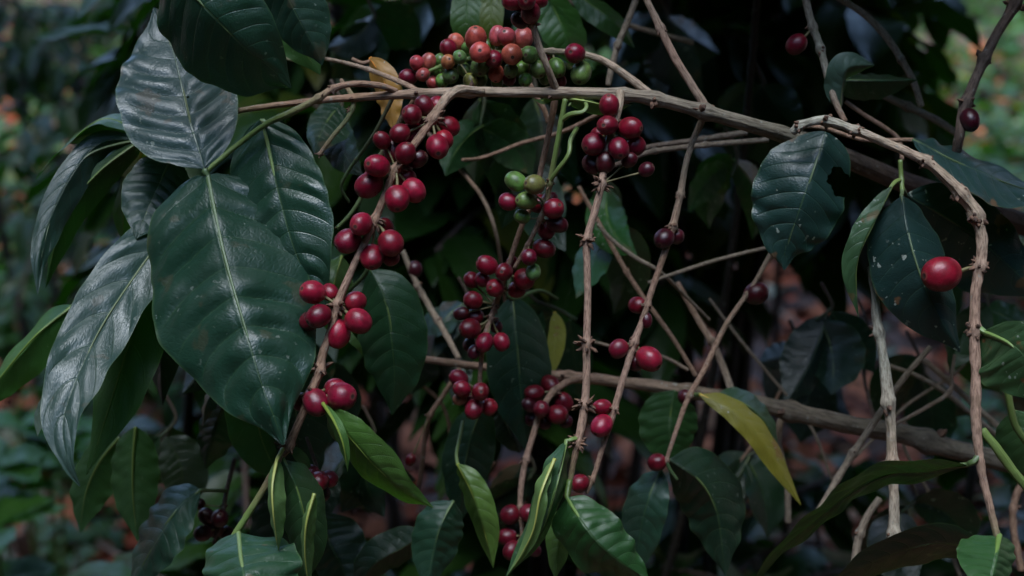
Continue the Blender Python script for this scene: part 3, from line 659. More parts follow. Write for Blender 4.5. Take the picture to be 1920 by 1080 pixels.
# =================================================================== a little farther back: out of focus twigs
twig('grey curved twig from the top edge to the middle right', [(1560,-12,.1,6.5),(1622,28,.1,7.5),(1664,72,.1,8),(1690,112,.1,7.5),(1712,152,.1,7.5),(1728,200,.1,7)], [GRY, GRY], nodes=[(1690,112)], nsc=2, sc_=.5)
twig('short grey twig slanting right at the upper right', [(1655,178,.14,8),(1702,200,.14,8.5),(1750,222,.14,8.5),(1795,250,.14,8)], [GRY, GRY], nodes=[(1702,200)], nsc=2, sc_=.5)
twig('dark upright twig at the top right corner with a dark cherry', [(1925,-40,.03,12),(1902,10,.03,12),(1870,62,.03,11),(1845,112,.03,11.5),(1822,165,.03,11.5),(1806,210,.03,12),(1798,260,.03,11),(1780,340,.05,10)], [DKB, (.16,.115,.09,1), DKB], nodes=[(1904,10),(1845,112),(1812,192)], ch=[(1818,225,21,-1,'D')], nsc=4, sc_=.7)
twig('blurred thin twig rising above the pink cluster to the top edge', [(1140,160,.1,6),(1146,130,.1,7),(1158,85,.1,7.5),(1176,42,.1,7.5),(1200,-20,.1,7)], [GRY, GRY], nodes=[(1158,85)], nsc=2, sc_=.5)
twig('blurred thin twig slanting across the top right of the pink cluster', [(1030,-20,.2,5),(1100,20,.2,5.5),(1180,48,.2,6),(1300,80,.2,6)], [DKB, GRY], nsc=0)
Q_pts = [(700,664,.13,6),(795,674,.13,8),(890,686,.13,9),(1000,700,.13,10.5),(1100,709,.13,12),(1200,721,.13,13),(1300,736,.13,14.5),(1400,752,.13,16),(1500,776,.13,19),(1600,798,.13,20),(1700,816,.14,21),(1800,846,.14,22),(1920,872,.14,23),(2060,900,.15,24)]
twig('thick brown lower bough running to the right edge, behind the hanging twigs', Q_pts, [DKB, BR, (.2,.15,.1,1), (.17,.14,.1,1), (.14,.12,.085,1)], cat='branch', name='coffee_bough', nodes=[(1065,705),(1290,735),(1480,770),(1740,828)], nsc=3, sc_=.6, rough=.1)
twig('brown twig hooked over the lower bough with dark red cherries at its end', [(1100,708,.12,8),(1065,716,.105,8),(1035,738,.095,7.5),(1014,772,.09,7),(1000,815,.09,7),(986,862,.09,7),(977,915,.09,6.5),(976,960,.09,5.5),(982,1020,.09,4.5)], [BR, BR, PNK, BR], nodes=[(1040,735),(1012,775),(976,950),(980,1005),(985,862)],
  ch=[(1002,737,17,-1,'d'),(1015,767,17,0,'d'),(1045,777,20,0,'d'),(1057,754,18,1,'d'),(992,760,14,1,'D'),(1032,722,18,1,'d'),(1020,790,14,1,'D'),(998,785,15,1,'D'),(1060,790,14,1,'D'),(957,965,20,0,'d'),(990,962,18,-1,'d'),(950,1006,18,0,'d'),(960,1032,18,-1,'d'),(977,1021,14,1,'D'),(1000,1030,14,1,'D')], nsc=5, sc_=.7)
twig('thin crossing twig with a dark cherry at each end, right of centre', [(1448,470,.08,5),(1412,535,.08,5.5),(1362,608,.08,6),(1322,690,.08,6.5),(1288,752,.08,6),(1262,825,.08,5),(1248,868,.08,4.5)], [GRY, BR, PNK], nodes=[(1400,552),(1294,742),(1248,862)], ch=[(1418,550,23,0,'D'),(1284,744,15,1,'D'),(1232,867,18,0,'d'),(1505,484,15,1,'D')][:3], nsc=4, sc_=.6)
twig('grey-brown twig leaning on the lower bough', [(1270,530,.16,6),(1308,598,.16,7),(1340,650,.155,7.5),(1360,700,.15,8),(1375,742,.14,9)], [BR, GRY], nodes=[(1335,640)], nsc=2, sc_=.4)
twig('thin blurred brown twig slanting between the middle hanging twigs', [(1085,350,.13,4.5),(1130,430,.13,5),(1175,510,.13,5.5),(1215,570,.13,5.5),(1262,635,.13,5),(1305,705,.13,5)], [BR, BR], nodes=[(1175,510)], nsc=2, sc_=.5)
twig('short grey twig slanting down behind the long thin twig', [(1120,420,.1,4),(1150,452,.1,4.5),(1190,482,.1,5),(1235,508,.1,4.5),(1275,545,.12,4),(1330,600,.14,3.5)], [GRY, GRY], nsc=0)
twig('straight thin twig rising right from the long thin twig to the hole-bitten leaf', [(1215,530,.1,3.5),(1262,514,.1,4.5),(1350,486,.1,4.5),(1455,461,.1,4),(1520,452,.11,3.5)], [GRY, GRY], nsc=0)
twig('upper of two level grey twigs under the bough', [(1195,292,.09,5),(1215,276,.09,5.5),(1290,265,.09,6),(1350,256,.1,7),(1400,248,.1,7)], [DKB, GRY], nodes=[(1318,262)], nsc=1, sc_=.4, group=None)
twig('lower of two level grey twigs under the bough', [(1130,318,.08,5),(1180,300,.08,5.5),(1225,284,.08,6),(1320,272,.08,6),(1440,262,.09,6)], [DKB, GRY], nodes=[(1228,284),(1322,272)], nsc=2, sc_=.4)
twig('blurred grey twig hanging left of the centre cherries', [(755,470,.17,5.5),(780,530,.17,6.5),(805,575,.17,7),(835,625,.16,6.5),(860,672,.15,6)], [GRY, PALE], nodes=[(785,535),(822,600)], nsc=3, sc_=.5, ch=[(778,505,15,1,'D')])
twig('thin dark twig under the left end of the lower bough', [(862,690,.15,5),(835,735,.15,5.5),(806,780,.15,5.5),(796,830,.16,5.5),(788,900,.17,5.5),(775,940,.18,5)], [BR, DKB], nodes=[(806,778)], nsc=2, sc_=.6, ch=[(770,862,11,0,'d')])
twig('thin twig slanting down from behind the upper red cherries to the centre tiers', [(770,215,.2,4),(820,268,.17,4),(868,324,.15,4.5),(905,372,.15,4.5),(928,430,.15,4),(940,500,.17,4),(948,580,.2,3)], [DKB, BR, PALE, BR], nsc=0)
twig('broken thin twig stub in the dark between the fruiting twigs', [(868,300,.09,4),(898,297,.12,4),(935,285,.12,4),(980,268,.12,4.5),(1060,245,.1,5),(1150,200,.06,5),(1190,184,.01,6)], [BR, BR], nsc=0)
twig('thin brown twig behind the top cluster', [(985,140,.05,5),(1005,180,.05,5.5),(1020,205,.05,6),(1028,230,.05,5)], [BR, BR], nsc=0)
twig('grey twig crossing behind the lichen-grey dead twig', [(1745,650,.1,6),(1690,715,.1,7),(1640,790,.1,7.5),(1590,865,.1,8),(1535,960,.1,8)], [GRY, GRY], nodes=[(1600,850),(1668,745)], nsc=2, sc_=.4)
twig('thin pale twig slanting to the right edge, lower right', [(1665,685,.16,4.5),(1720,705,.16,5),(1775,738,.16,5.5),(1850,800,.16,5.5),(1925,860,.16,5)], [GRY, GRY], nsc=0, group=None)
twig('pale twig above it, steeper, reaching the right edge', [(1725,668,.2,6),(1790,725,.2,7),(1860,790,.2,7),(1930,850,.2,7)], [GRY, GRY], nsc=0)
twig('forked thin white twig at the lower right', [(1790,665,.12,3.5),(1785,700,.12,4),(1780,735,.12,5),(1735,765,.12,4.5),(1680,795,.12,4)], [PALE, PALE], nodes=[(1780,735)], nsc=0)
twig('bent grey twig dropping out of the bottom edge', [(1650,935,.1,8),(1628,965,.1,8),(1610,1010,.1,9),(1600,1080,.1,9)], [GRY, GRY], nodes=[(1612,1000)], nsc=2, sc_=.4)
twig('small hooked twig stub under the lower bough', [(1475,775,.15,7),(1462,795,.15,8),(1462,840,.15,7),(1475,900,.15,7),(1478,980,.15,7)], [PALE, GRY], nsc=0)
twig('slim pair of brown stalks behind the right arch', [(1585,190,.07,5),(1620,215,.07,5),(1660,240,.07,5),(1685,262,.07,5),(1692,300,.06,4.5)], [BR, BR], nsc=0)
twig('knotty brown twig at the bottom right corner', [(1935,880,.14,8),(1905,930,.14,8),(1900,985,.14,8),(1915,1070,.14,8)], [BR, BR], nodes=[(1902,955)], nsc=3, sc_=.6)
twig('short brown twig by the bottom of the centre leaves', [(925,865,.16,5),(905,900,.16,5),(890,950,.16,5)], [BR, BR], nsc=0)

for lab, pts, c in [
 ('fine crooked dead twig right of the lichen-grey twig, rising to the right', [(1560,900,.2,3.5),(1640,820,.2,4),(1700,760,.2,4),(1790,700,.22,3.5),(1850,640,.22,3)], GRY),
 ('fine dead twig crossing low behind the yellowing leaf', [(1360,900,.22,3.5),(1420,820,.22,4),(1465,730,.22,4),(1520,640,.24,3.5)], BR),
 ('hair-thin twig slanting down behind the crossing twig', [(1330,560,.2,3),(1390,640,.2,3.5),(1440,700,.2,3.5),(1520,800,.2,3.5),(1560,900,.2,3)], GRY),
 ('thin dead twig near the bottom right, leaning left', [(1800,1080,.2,4),(1770,1000,.2,4.5),(1745,930,.2,4),(1700,850,.2,4),(1690,800,.2,3)], GRY),
 ('thin grey twig level below the crossing twig cherry', [(1110,640,.15,3),(1170,655,.15,3.5),(1240,668,.15,4),(1290,694,.15,4)], PALE),
 ('fine twig from the lower bough up to the middle shadows', [(1640,790,.2,3.5),(1620,700,.22,4),(1630,620,.22,3.5),(1590,520,.24,3)], DKB),
 ('thin brown twig in the shadow left of the centre', [(700,640,.25,3),(760,700,.25,3.5),(830,760,.25,4),(850,860,.25,3.5)], BR)]:
    twig(lab, pts, [c, c], nodes=[pts[1][:2]], nsc=1, sc_=.4, sides=8)
# shoots with dark leaves behind the fruit
t, base = twig('dark hanging shoot right behind the centre cherries', [(955,520,.10,5),(960,560,.10,5),(1010,545,.12,4),(1045,560,.14,4)], [DG], nsc=0, cat='leafy shoot', name='leafy_shoot')
leaf(t, base, [(960,555,.1),(968,630,.095),(975,710,.095),(982,780,.1),(988,850,.11)], 62, 62, .01, .02, (.014,.04,.026), ripple=.4, quilt=.9, spots=.2)
leaf(t, base, [(1040,585,.14),(1044,620,.14),(1040,660,.14),(1036,705,.14)], 16, 18, .0, .0, (.20,.19,.03), ripple=.3, nu=40, nvh=8, spots=.6, label='small yellow leaf')
leaf(t, base, [(905,760,.11),(880,830,.11),(868,900,.11),(862,980,.12)], 46, 52, .01, .02, (.014,.042,.022), ripple=.5)
leaf(t, base, [(940,770,.12),(950,800,.12),(965,830,.12),(975,850,.125)], 30, 46, .01, .02, DARK, ripple=.5)
t, base = twig('curled yellow-green leaf shoot at the bottom left of centre', [(868,790,.1,4),(862,820,.09,4),(856,850,.08,4),(858,872,.075,4)], [DG, GN], nsc=0, cat='leafy shoot', name='leafy_shoot')
leaf(t, base, [(858,870,.06),(878,905,.055),(897,960,.055),(912,1010,.06),(925,1065,.065)], 24, 34, .02, .0, (.09,.16,.03), ripple=.7, quilt=1.2, nu=60, nvh=12, label='curled yellow-green leaf')
leaf(t, base, [(850,940,.07),(826,985,.06),(812,1040,.06),(800,1110,.06)], 48, 46, .01, .02, (.018,.055,.03), ripple=.4, quilt=1.2)
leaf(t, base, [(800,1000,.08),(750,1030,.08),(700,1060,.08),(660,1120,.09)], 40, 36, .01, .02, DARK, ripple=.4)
t, base = twig('shoot on the lower bough with a yellowing drooping leaf', [(1290,735,.115,5),(1302,740,.1,5),(1312,740,.09,5)], [GN], nsc=0, cat='leafy shoot', name='leafy_shoot')
leaf(t, base, [(1312,740,.08),(1370,768,.075),(1420,815,.075),(1462,880,.08),(1502,948,.085)], 23, 26, .0, .01, (.18,.155,.02), ripple=.5, quilt=1.0, spots=.6, label='yellowing leaf with brown patches')
leaf(t, base, [(1345,742,.09),(1400,760,.09),(1440,800,.095),(1460,850,.1)], 30, 26, .01, .02, (.03,.07,.02), ripple=.5)
leaf(t, base, [(1265,732,.11),(1258,770,.11),(1256,820,.11),(1262,880,.115)], 56, 56, .01, .01, (.028,.075,.022), ripple=.4)
t, base = twig('dark shoot hanging under the end of the crossing twig', [(1250,866,.08,4),(1256,880,.08,4),(1270,900,.08,4)], [DG], nsc=0, cat='leafy shoot', name='leafy_shoot')
leaf(t, base, [(1255,862,.08),(1310,900,.08),(1345,960,.085),(1360,1080,.09)], 58, 64, .02, .02, (.010,.028,.014), ripple=.5)
leaf(t, base, [(1240,880,.09),(1215,940,.085),(1200,1000,.09),(1190,1090,.1)], 34, 42, .02, .0, (.02,.06,.035), ripple=.5)
t, base = twig('lower left dark shoot with a shiny leaf and small dark cherries', [(440,860,.12,5),(425,920,.11,5),(415,975,.1,5),(400,1020,.1,4)], [DKB, DKB], nodes=[(420,950),(405,990)],
  ch=[(388,968,17,0,'D'),(412,972,18,-1,'D'),(400,992,18,0,'D'),(425,1000,16,1,'D'),(380,1000,16,0,'D'),(372,945,13,1,'D'),(495,1008,12,1,'d')][:6], nsc=4, sc_=.6, cat='leafy shoot', name='leafy_shoot')
leaf(t, base, [(375,920,.07),(335,950,.06),(302,1000,.055),(272,1050,.06),(240,1110,.065)], 48, 52, .02, -.01, (.022,.06,.036), ripple=.8, quilt=1.3, nu=60, nvh=14, label='dark leaf with a bright shiny patch', pet=[(425,920,.11)])
leaf(t, base, [(255,800,.1),(250,860,.1),(250,930,.1),(258,1015,.1)], 50, 42, .01, .01, (.026,.068,.02), ripple=.5, under=True)
leaf(t, base, [(225,820,.12),(185,870,.12),(160,930,.12),(150,1000,.12)], 42, 44, .01, .01, (.022,.062,.016), ripple=.5, under=True)
leaf(t, base, [(430,740,.1),(410,780,.1),(395,830,.1),(385,880,.11)], 36, 44, .01, .01, (.02,.055,.02), ripple=.7)
leaf(t, base, [(425,720,.1),(400,735,.09),(385,762,.085),(380,800,.09)], 18, 20, .02, .0, (.05,.09,.05), ripple=.9)
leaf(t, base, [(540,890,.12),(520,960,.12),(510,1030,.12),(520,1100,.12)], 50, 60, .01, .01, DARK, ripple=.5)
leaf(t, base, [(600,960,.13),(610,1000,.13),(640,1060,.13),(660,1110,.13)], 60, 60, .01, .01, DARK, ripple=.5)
twig('short twig with three dark cherries below the front fruiting twig', [(575,820,.02,4),(592,870,.01,4.5),(600,902,.0,4)], [DKB, DKB], nodes=[(598,892)], ch=[(598,902,20,-1,'d'),(583,886,17,0,'d'),(617,898,17,0,'d'),(604,924,16,1,'D')], nsc=3)
t, base = twig('leaf shoot poking in at the left edge', [(215,520,.05,5),(180,550,.045,5),(140,572,.04,5),(128,580,.04,5)], [GN], nsc=0, cat='leafy shoot', name='leafy_shoot')
leaf(t, base, [(140,572,.04),(85,612,.03),(40,665,.03),(-10,720,.035),(-60,790,.04)], 34, 42, .02, .01, (.042,.115,.02), ripple=.7, quilt=1.1, nu=60, nvh=14, under=True, label='bright green leaf at the left edge')
leaf(t, base, [(230,540,.06),(180,545,.06),(158,560,.06),(135,575,.06)], 8, 10, .0, .0, BLUEG, ripple=.5)
leaf(t, base, [(110,720,.05),(90,752,.05),(75,785,.05),(70,818,.05)], 14, 16, .0, .0, (.10,.14,.11), ripple=.5)
# orange dying leaf behind the bough and green leaves above the top cluster
t, base = twig('short twig above the bough with a dying orange leaf', [(660,110,.04,4),(680,118,.04,4),(700,112,.04,4)], [BR], nsc=0, cat='leafy shoot', name='leafy_shoot')
leaf(t, base, [(694,108,.035),(716,140,.03),(728,175,.03),(733,210,.03),(738,246,.03)], 26, 28, .01, .0, (.40,.19,.035), ripple=.9, quilt=.8, spots=.95, label='dying orange leaf', nu=50, nvh=12)
t, base = twig('leafy shoot behind the pink cluster at the top edge', [(880,-60,.1,5),(930,-40,.1,5),(1000,-40,.1,5),(1070,-30,.1,5)], [GN], nsc=0, cat='leafy shoot', name='leafy_shoot')
leaf(t, base, [(880,-40,.1),(876,0,.1),(874,50,.1),(880,110,.11)], 30, 28, .0, .0, (.045,.10,.02), ripple=.3, spots=.3)
leaf(t, base, [(925,-40,.1),(922,0,.1),(920,50,.1),(918,110,.11)], 22, 24, .0, .0, (.09,.12,.02), ripple=.3, spots=.3)
leaf(t, base, [(1015,-20,.11),(1040,20,.11),(1062,70,.11),(1078,130,.12)], 44, 46, .0, .02, (.035,.10,.018), ripple=.3)
leaf(t, base, [(1070,-20,.13),(1110,10,.13),(1150,40,.13),(1190,90,.14)], 30, 30, .0, .02, (.03,.08,.018), ripple=.3)

# =================================================================== dark mass of leaves of the same plant, filling the middle
def lowleaf(mb, p, dirv, up, L, W, droop, nu=7, mi=0, fold=.25):
    """small leaf for crowns: 4 faces across"""
    d = dirv.normalized(); s = d.cross(up)
    if s.length < 1e-3: s = d.orthogonal()
    s.normalize(); vs = []; uvs = []
    pos = p.copy(); 
    ang = random.uniform(0, 6.28)
    for i in range(nu+1):
        u = i/nu; w = W*prof_s(u) if 0 < i < nu else W*0.02
        n = s.cross(d).normalized()
        rp = 0.12*W*math.sin(u*17+ang)
        for k, v in enumerate((-1, -.5, 0, .5, 1)):
            vs.append(pos+s*(w*v)+n*(abs(v)*w*fold+rp*(v if abs(v) == 1 else 0))); uvs.append((u, .5+v*.5))
        pos = pos+d*(L/nu); d = (d+Vector((0, 0, -droop/nu))).normalized(); s = (s-d*s.dot(d)).normalized()
    fs = [(i*5+j, i*5+j+1, (i+1)*5+j+1, (i+1)*5+j) for i in range(nu) for j in range(4)]
    mb.add(vs, fs, uvs, mi)

def shrub(px, py, dz, H, label, n_st=3, n_br=9, blen=.55, ll=.13, col=(.5,.6,.5,1), cat='shrub', ground=0.0, seed=0, pairs=7, red=0, droop=1.1, zlo=.25, thin=.8):
    """a coffee shrub standing on the ground: stems, level branches with paired drooping leaves"""
    random.seed(seed)
    c = P(px, py, dz); base = Vector((c.x, c.y, ground_z(c.x, c.y)))
    t = thing('coffee_shrub', base, label, cat, 'coffee shrubs behind the fruiting twigs')
    sm = MB(); fm = MB()
    for k in range(n_st):
        top = base+Vector((random.uniform(-.4, .4)*blen, random.uniform(-.4, .4)*blen, H*random.uniform(.8, 1)))
        mid_ = base.lerp(top, .5)+Vector((random.uniform(-.06, .06), random.uniform(-.06, .06), 0))
        st = base+Vector((random.uniform(-.06, .06), random.uniform(-.06, .06), -.03))
        tube(sm, [st, mid_, top], [.016*thin, .012*thin, .006*thin], 8, [(.03,.027,.018,1)]*3, step=.03)
        for b in range(n_br):
            f = zlo+(1-zlo)*(b+random.random())/n_br
            o = st.lerp(mid_, f*2) if f < .5 else mid_.lerp(top, f*2-1)
            a = random.uniform(0, 6.28); L = blen*(1.15-.6*f)*random.uniform(.7, 1.1)
            dv = Vector((math.cos(a), math.sin(a), .25)).normalized(); pts = [o]
            for q in range(5):
                pts.append(pts[-1]+dv*(L/5)); dv = (dv+Vector((0, 0, -.16))).normalized()
            tube(sm, pts, [.005, .0045, .004, .0035, .003, .0025], 6, [DKB]*6, step=.025)
            for q in range(pairs):
                g = .15+.85*q/(pairs-1); i = min(int(g*5), 4); pp = pts[i].lerp(pts[i+1], g*5-i); bd = (pts[i+1]-pts[i]).normalized()
                for sgn in (-1, 1):
                    sd = bd.cross(Vector((0, 0, 1))).normalized()*sgn
                    if q % 2: sd = (sd+Vector((0, 0, .6))).normalized()
                    d = (sd+bd*random.uniform(.3, .8)+Vector((0, 0, random.uniform(-.9, 0)))).normalized()
                    l = ll*random.uniform(.6, 1.15)
                    lowleaf(fm, pp, d, Vector((random.uniform(-.4, .4), random.uniform(-.4, .4), 1)), l, l*.2, droop*random.uniform(.5, 1.4))
    link('stem', sm.build('stem', [M_BARK], base), t)
    f = link('foliage', fm.build('foliage', [M_FOL], base), t, col)
    return t

# drooping leaves at middle distance that close the space behind the fruit
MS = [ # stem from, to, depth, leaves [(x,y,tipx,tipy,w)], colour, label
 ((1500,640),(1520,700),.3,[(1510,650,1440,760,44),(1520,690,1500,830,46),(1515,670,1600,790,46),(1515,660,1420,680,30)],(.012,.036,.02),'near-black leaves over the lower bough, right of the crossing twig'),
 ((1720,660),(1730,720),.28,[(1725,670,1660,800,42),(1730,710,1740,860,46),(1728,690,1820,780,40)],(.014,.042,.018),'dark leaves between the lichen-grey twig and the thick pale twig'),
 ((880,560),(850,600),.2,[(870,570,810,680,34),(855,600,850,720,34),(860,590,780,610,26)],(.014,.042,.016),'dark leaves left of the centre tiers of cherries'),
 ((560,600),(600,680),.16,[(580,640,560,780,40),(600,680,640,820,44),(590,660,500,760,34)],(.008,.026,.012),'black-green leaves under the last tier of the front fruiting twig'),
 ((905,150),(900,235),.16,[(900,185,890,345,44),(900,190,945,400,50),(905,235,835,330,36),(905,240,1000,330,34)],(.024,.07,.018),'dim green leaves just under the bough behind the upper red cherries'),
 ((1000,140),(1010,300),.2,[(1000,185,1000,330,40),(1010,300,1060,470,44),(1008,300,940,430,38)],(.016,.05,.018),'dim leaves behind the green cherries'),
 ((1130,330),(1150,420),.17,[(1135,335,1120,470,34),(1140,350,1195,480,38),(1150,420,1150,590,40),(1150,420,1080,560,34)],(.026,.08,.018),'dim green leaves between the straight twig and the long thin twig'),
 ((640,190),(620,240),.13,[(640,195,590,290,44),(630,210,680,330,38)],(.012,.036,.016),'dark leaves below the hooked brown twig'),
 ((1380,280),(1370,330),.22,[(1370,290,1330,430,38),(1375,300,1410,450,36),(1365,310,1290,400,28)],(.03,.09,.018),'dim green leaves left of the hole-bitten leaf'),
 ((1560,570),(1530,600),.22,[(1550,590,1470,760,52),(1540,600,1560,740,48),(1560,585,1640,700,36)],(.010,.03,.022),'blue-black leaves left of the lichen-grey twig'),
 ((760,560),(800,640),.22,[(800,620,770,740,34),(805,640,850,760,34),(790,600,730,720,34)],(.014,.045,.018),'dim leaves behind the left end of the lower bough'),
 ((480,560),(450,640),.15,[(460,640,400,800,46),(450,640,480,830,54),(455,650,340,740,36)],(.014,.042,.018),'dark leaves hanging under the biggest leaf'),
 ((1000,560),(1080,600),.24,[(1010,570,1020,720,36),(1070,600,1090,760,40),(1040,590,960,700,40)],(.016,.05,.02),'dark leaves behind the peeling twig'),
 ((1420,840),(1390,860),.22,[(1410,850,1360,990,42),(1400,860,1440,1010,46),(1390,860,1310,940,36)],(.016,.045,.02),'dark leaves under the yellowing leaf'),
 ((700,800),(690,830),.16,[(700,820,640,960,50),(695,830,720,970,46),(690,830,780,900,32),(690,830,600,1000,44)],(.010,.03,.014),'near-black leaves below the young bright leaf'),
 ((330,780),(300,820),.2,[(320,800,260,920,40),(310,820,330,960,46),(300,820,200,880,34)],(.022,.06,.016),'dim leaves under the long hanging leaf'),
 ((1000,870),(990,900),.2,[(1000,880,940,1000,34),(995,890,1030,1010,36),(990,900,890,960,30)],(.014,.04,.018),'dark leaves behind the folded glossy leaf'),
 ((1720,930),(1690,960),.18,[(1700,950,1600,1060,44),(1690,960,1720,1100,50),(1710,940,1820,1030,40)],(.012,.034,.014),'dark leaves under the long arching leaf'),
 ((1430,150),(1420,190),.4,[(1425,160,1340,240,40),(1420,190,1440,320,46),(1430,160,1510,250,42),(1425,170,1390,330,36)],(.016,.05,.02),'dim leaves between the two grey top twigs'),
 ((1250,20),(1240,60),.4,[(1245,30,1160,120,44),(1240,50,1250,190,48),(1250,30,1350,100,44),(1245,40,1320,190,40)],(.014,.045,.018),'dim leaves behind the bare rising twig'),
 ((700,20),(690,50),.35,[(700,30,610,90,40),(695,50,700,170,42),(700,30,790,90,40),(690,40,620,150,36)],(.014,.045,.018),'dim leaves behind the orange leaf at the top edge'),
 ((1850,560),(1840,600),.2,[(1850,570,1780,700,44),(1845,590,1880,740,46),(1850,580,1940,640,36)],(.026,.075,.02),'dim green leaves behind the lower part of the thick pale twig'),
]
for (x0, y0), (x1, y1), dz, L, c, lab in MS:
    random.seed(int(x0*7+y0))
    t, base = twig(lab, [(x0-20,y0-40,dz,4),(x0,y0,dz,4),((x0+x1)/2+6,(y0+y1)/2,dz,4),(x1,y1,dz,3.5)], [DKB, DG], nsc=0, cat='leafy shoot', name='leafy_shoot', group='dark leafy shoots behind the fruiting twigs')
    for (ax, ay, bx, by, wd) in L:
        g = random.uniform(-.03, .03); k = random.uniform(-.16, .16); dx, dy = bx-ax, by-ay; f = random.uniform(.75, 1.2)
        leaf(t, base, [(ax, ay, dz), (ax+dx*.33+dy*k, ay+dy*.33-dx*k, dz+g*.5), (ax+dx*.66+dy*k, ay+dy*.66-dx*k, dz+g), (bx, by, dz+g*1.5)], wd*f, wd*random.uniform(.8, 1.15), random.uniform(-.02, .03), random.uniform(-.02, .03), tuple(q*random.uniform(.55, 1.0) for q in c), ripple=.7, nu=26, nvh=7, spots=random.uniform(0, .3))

# =================================================================== ground
def ground_z(x, y):
    return 0.10*math.sin(x*.55+.4)*math.cos(y*.4)+0.05*math.sin(x*1.7+y*1.3)+max(0, y-3.5)*.11 + 0.02*mnoise.noise(Vector((x*3, y*3, 0)))

def build_env():
    random.seed(11)
    # one sheet: fine near the camera, coarse to the horizon
    xs = np.concatenate([-np.geomspace(80, 6, 22), np.linspace(-5.5, 5.5, 120), np.geomspace(6, 80, 22)])
    ys = np.concatenate([-np.geomspace(80, 2, 22), np.linspace(-1.5, 9, 120), np.geomspace(9.5, 90, 22)])
    def terrain(x, y):     # ground raised on every side, added to block low sky light
        z = ground_z(max(-7, min(7, x)), max(-4, min(12, y)))
        e = math.sqrt(max(0, abs(x)-4.6)**2+max(0, -y-3.6)**2+max(0, y-10)**2)
        return z+11*(1-math.exp(-e*.75/11))+.25*mnoise.noise(Vector((x*.3, y*.3, 0)))*min(1, e)
    vs = [(x, y, terrain(x, y)) for y in ys for x in xs]
    nx = len(xs); fs = [(j*nx+i, j*nx+i+1, (j+1)*nx+i+1, (j+1)*nx+i) for j in range(len(ys)-1) for i in range(nx-1)]
    mb = MB(); mb.add(vs, fs); g = link('ground', mb.build('ground', [M_SOIL])); struct(g, 'structure', 'brown forest soil sloping up behind the shrubs', 'ground')
    # dead leaves
    mb = MB()
    for k in range(10000):
        y = 0.9+6.5*random.random()**1.2; x = random.uniform(-1, 1)*(0.6+y*.55)
        p = Vector((x, y, ground_z(x, y)+random.uniform(.004, .03)))
        a = random.uniform(0, 6.28); L = random.uniform(.05, .15)
        d = Vector((math.cos(a), math.sin(a), random.uniform(-.15, .5)))
        lowleaf(mb, p, d, Vector((random.uniform(-.7, .7), random.uniform(-.7, .7), 1)), L, L*random.uniform(.2, .36), random.uniform(-.6, 1.2), 5, fold=random.uniform(-.5, .6))
    l = link('leaf_litter', mb.build('leaf_litter', [M_LITTER])); struct(l, 'stuff', 'reddish brown fallen leaves covering the ground', 'leaf litter')
    # fallen sticks
    mb = MB()
    for k in range(150):
        y = random.uniform(1.2, 5.5); x = random.uniform(-1, 1)*(0.6+y*.5); a = random.uniform(0, 3.14); L = random.uniform(.15, .6)
        p = Vector((x, y, ground_z(x, y)+.02)); q = p+Vector((math.cos(a)*L, math.sin(a)*L, random.uniform(0, .06)))
        m = p.lerp(q, .5)+Vector((0, 0, random.uniform(.0, .05)))
        tube(mb, [p, m, q], [.005, .0045, .003], 5, [random.choice((GRY, BR, PALE))]*3, step=.03)
    l = link('fallen_sticks', mb.build('fallen_sticks', [M_BARK])); struct(l, 'stuff', 'thin dry sticks lying among the fallen leaves', 'sticks')
    # low herbs
    mb = MB()
    def herb(x, y, n, L, h):
        b = Vector((x, y, ground_z(x, y)))
        for q in range(n):
            a = random.uniform(0, 6.28); d = Vector((math.cos(a), math.sin(a), random.uniform(.0, .9)))
            lowleaf(mb, b+Vector((random.uniform(-.05, .05), random.uniform(-.05, .05), h*random.random())), d, Vector((random.uniform(-.3, .3), random.uniform(-.3, .3), 1)), L*random.uniform(.6, 1.2), L*.3, random.uniform(.2, 1), 5)
    for k in range(1500):
        y = 2.8+6.5*random.random()**.9; x = random.uniform(-1, 1)*(0.4+y*.42)
        f = x/(y*.36)
        if -0.62 < f < 0.95 and y < 4.6: continue
        if -.3 < f < .9 and y < 6 and random.random() < .5: continue
        n = random.randint(8, 16); h = random.uniform(.1, .6) if y > 3.6 else .15
        herb(x, y, n, random.uniform(.045, .10), h)
    for k in range(60):
        y = random.uniform(1.5, 2.8); x = random.uniform(-1.1, -.42)*(y*.36)*1.1
        herb(x, y, 5, .06, .08)
    l = link('undergrowth', mb.build('undergrowth', [M_FOL]), None, (1.1, 1.1, .85, 1)); struct(l, 'stuff', 'low leafy green undergrowth on the slope behind', 'undergrowth')

    # broad-leaved ground plants, lower left
    for i, (px, py, dz, lab) in enumerate([(40,985,.75,'pale blue-green ground plant in the bottom left corner'),(30,830,1.1,'small bright green ground plant at the left edge')]):
        c = P(px, py, dz); b = Vector((c.x, c.y, ground_z(c.x, c.y)))
        t = thing('ground_plant', b, lab, 'plant', 'ground plants at the left edge')
        sm = MB(); fm = MB()
        for k in range(5):
            top = c+Vector((random.uniform(-.07, .07), random.uniform(-.06, .06), random.uniform(-.08, .05)))
            tube(sm, [b, b.lerp(top, .5)+Vector((.01, 0, 0)), top], [.004, .003, .002], 6, [GN]*3, step=.02)
            for q in range(4):
                a = random.uniform(0, 6.28)
                lowleaf(fm, top, Vector((math.cos(a), math.sin(a), .2)), Vector((0, 0, 1)), .085, .028, .5, 7)
        link('stem', sm.build('stem', [M_BARK], b), t); link('foliage', fm.build('foliage', [M_FOL], b), t, (1.5, 1.8, 1.6, 1) if i == 0 else (1.6, 2.4, 1.0, 1))

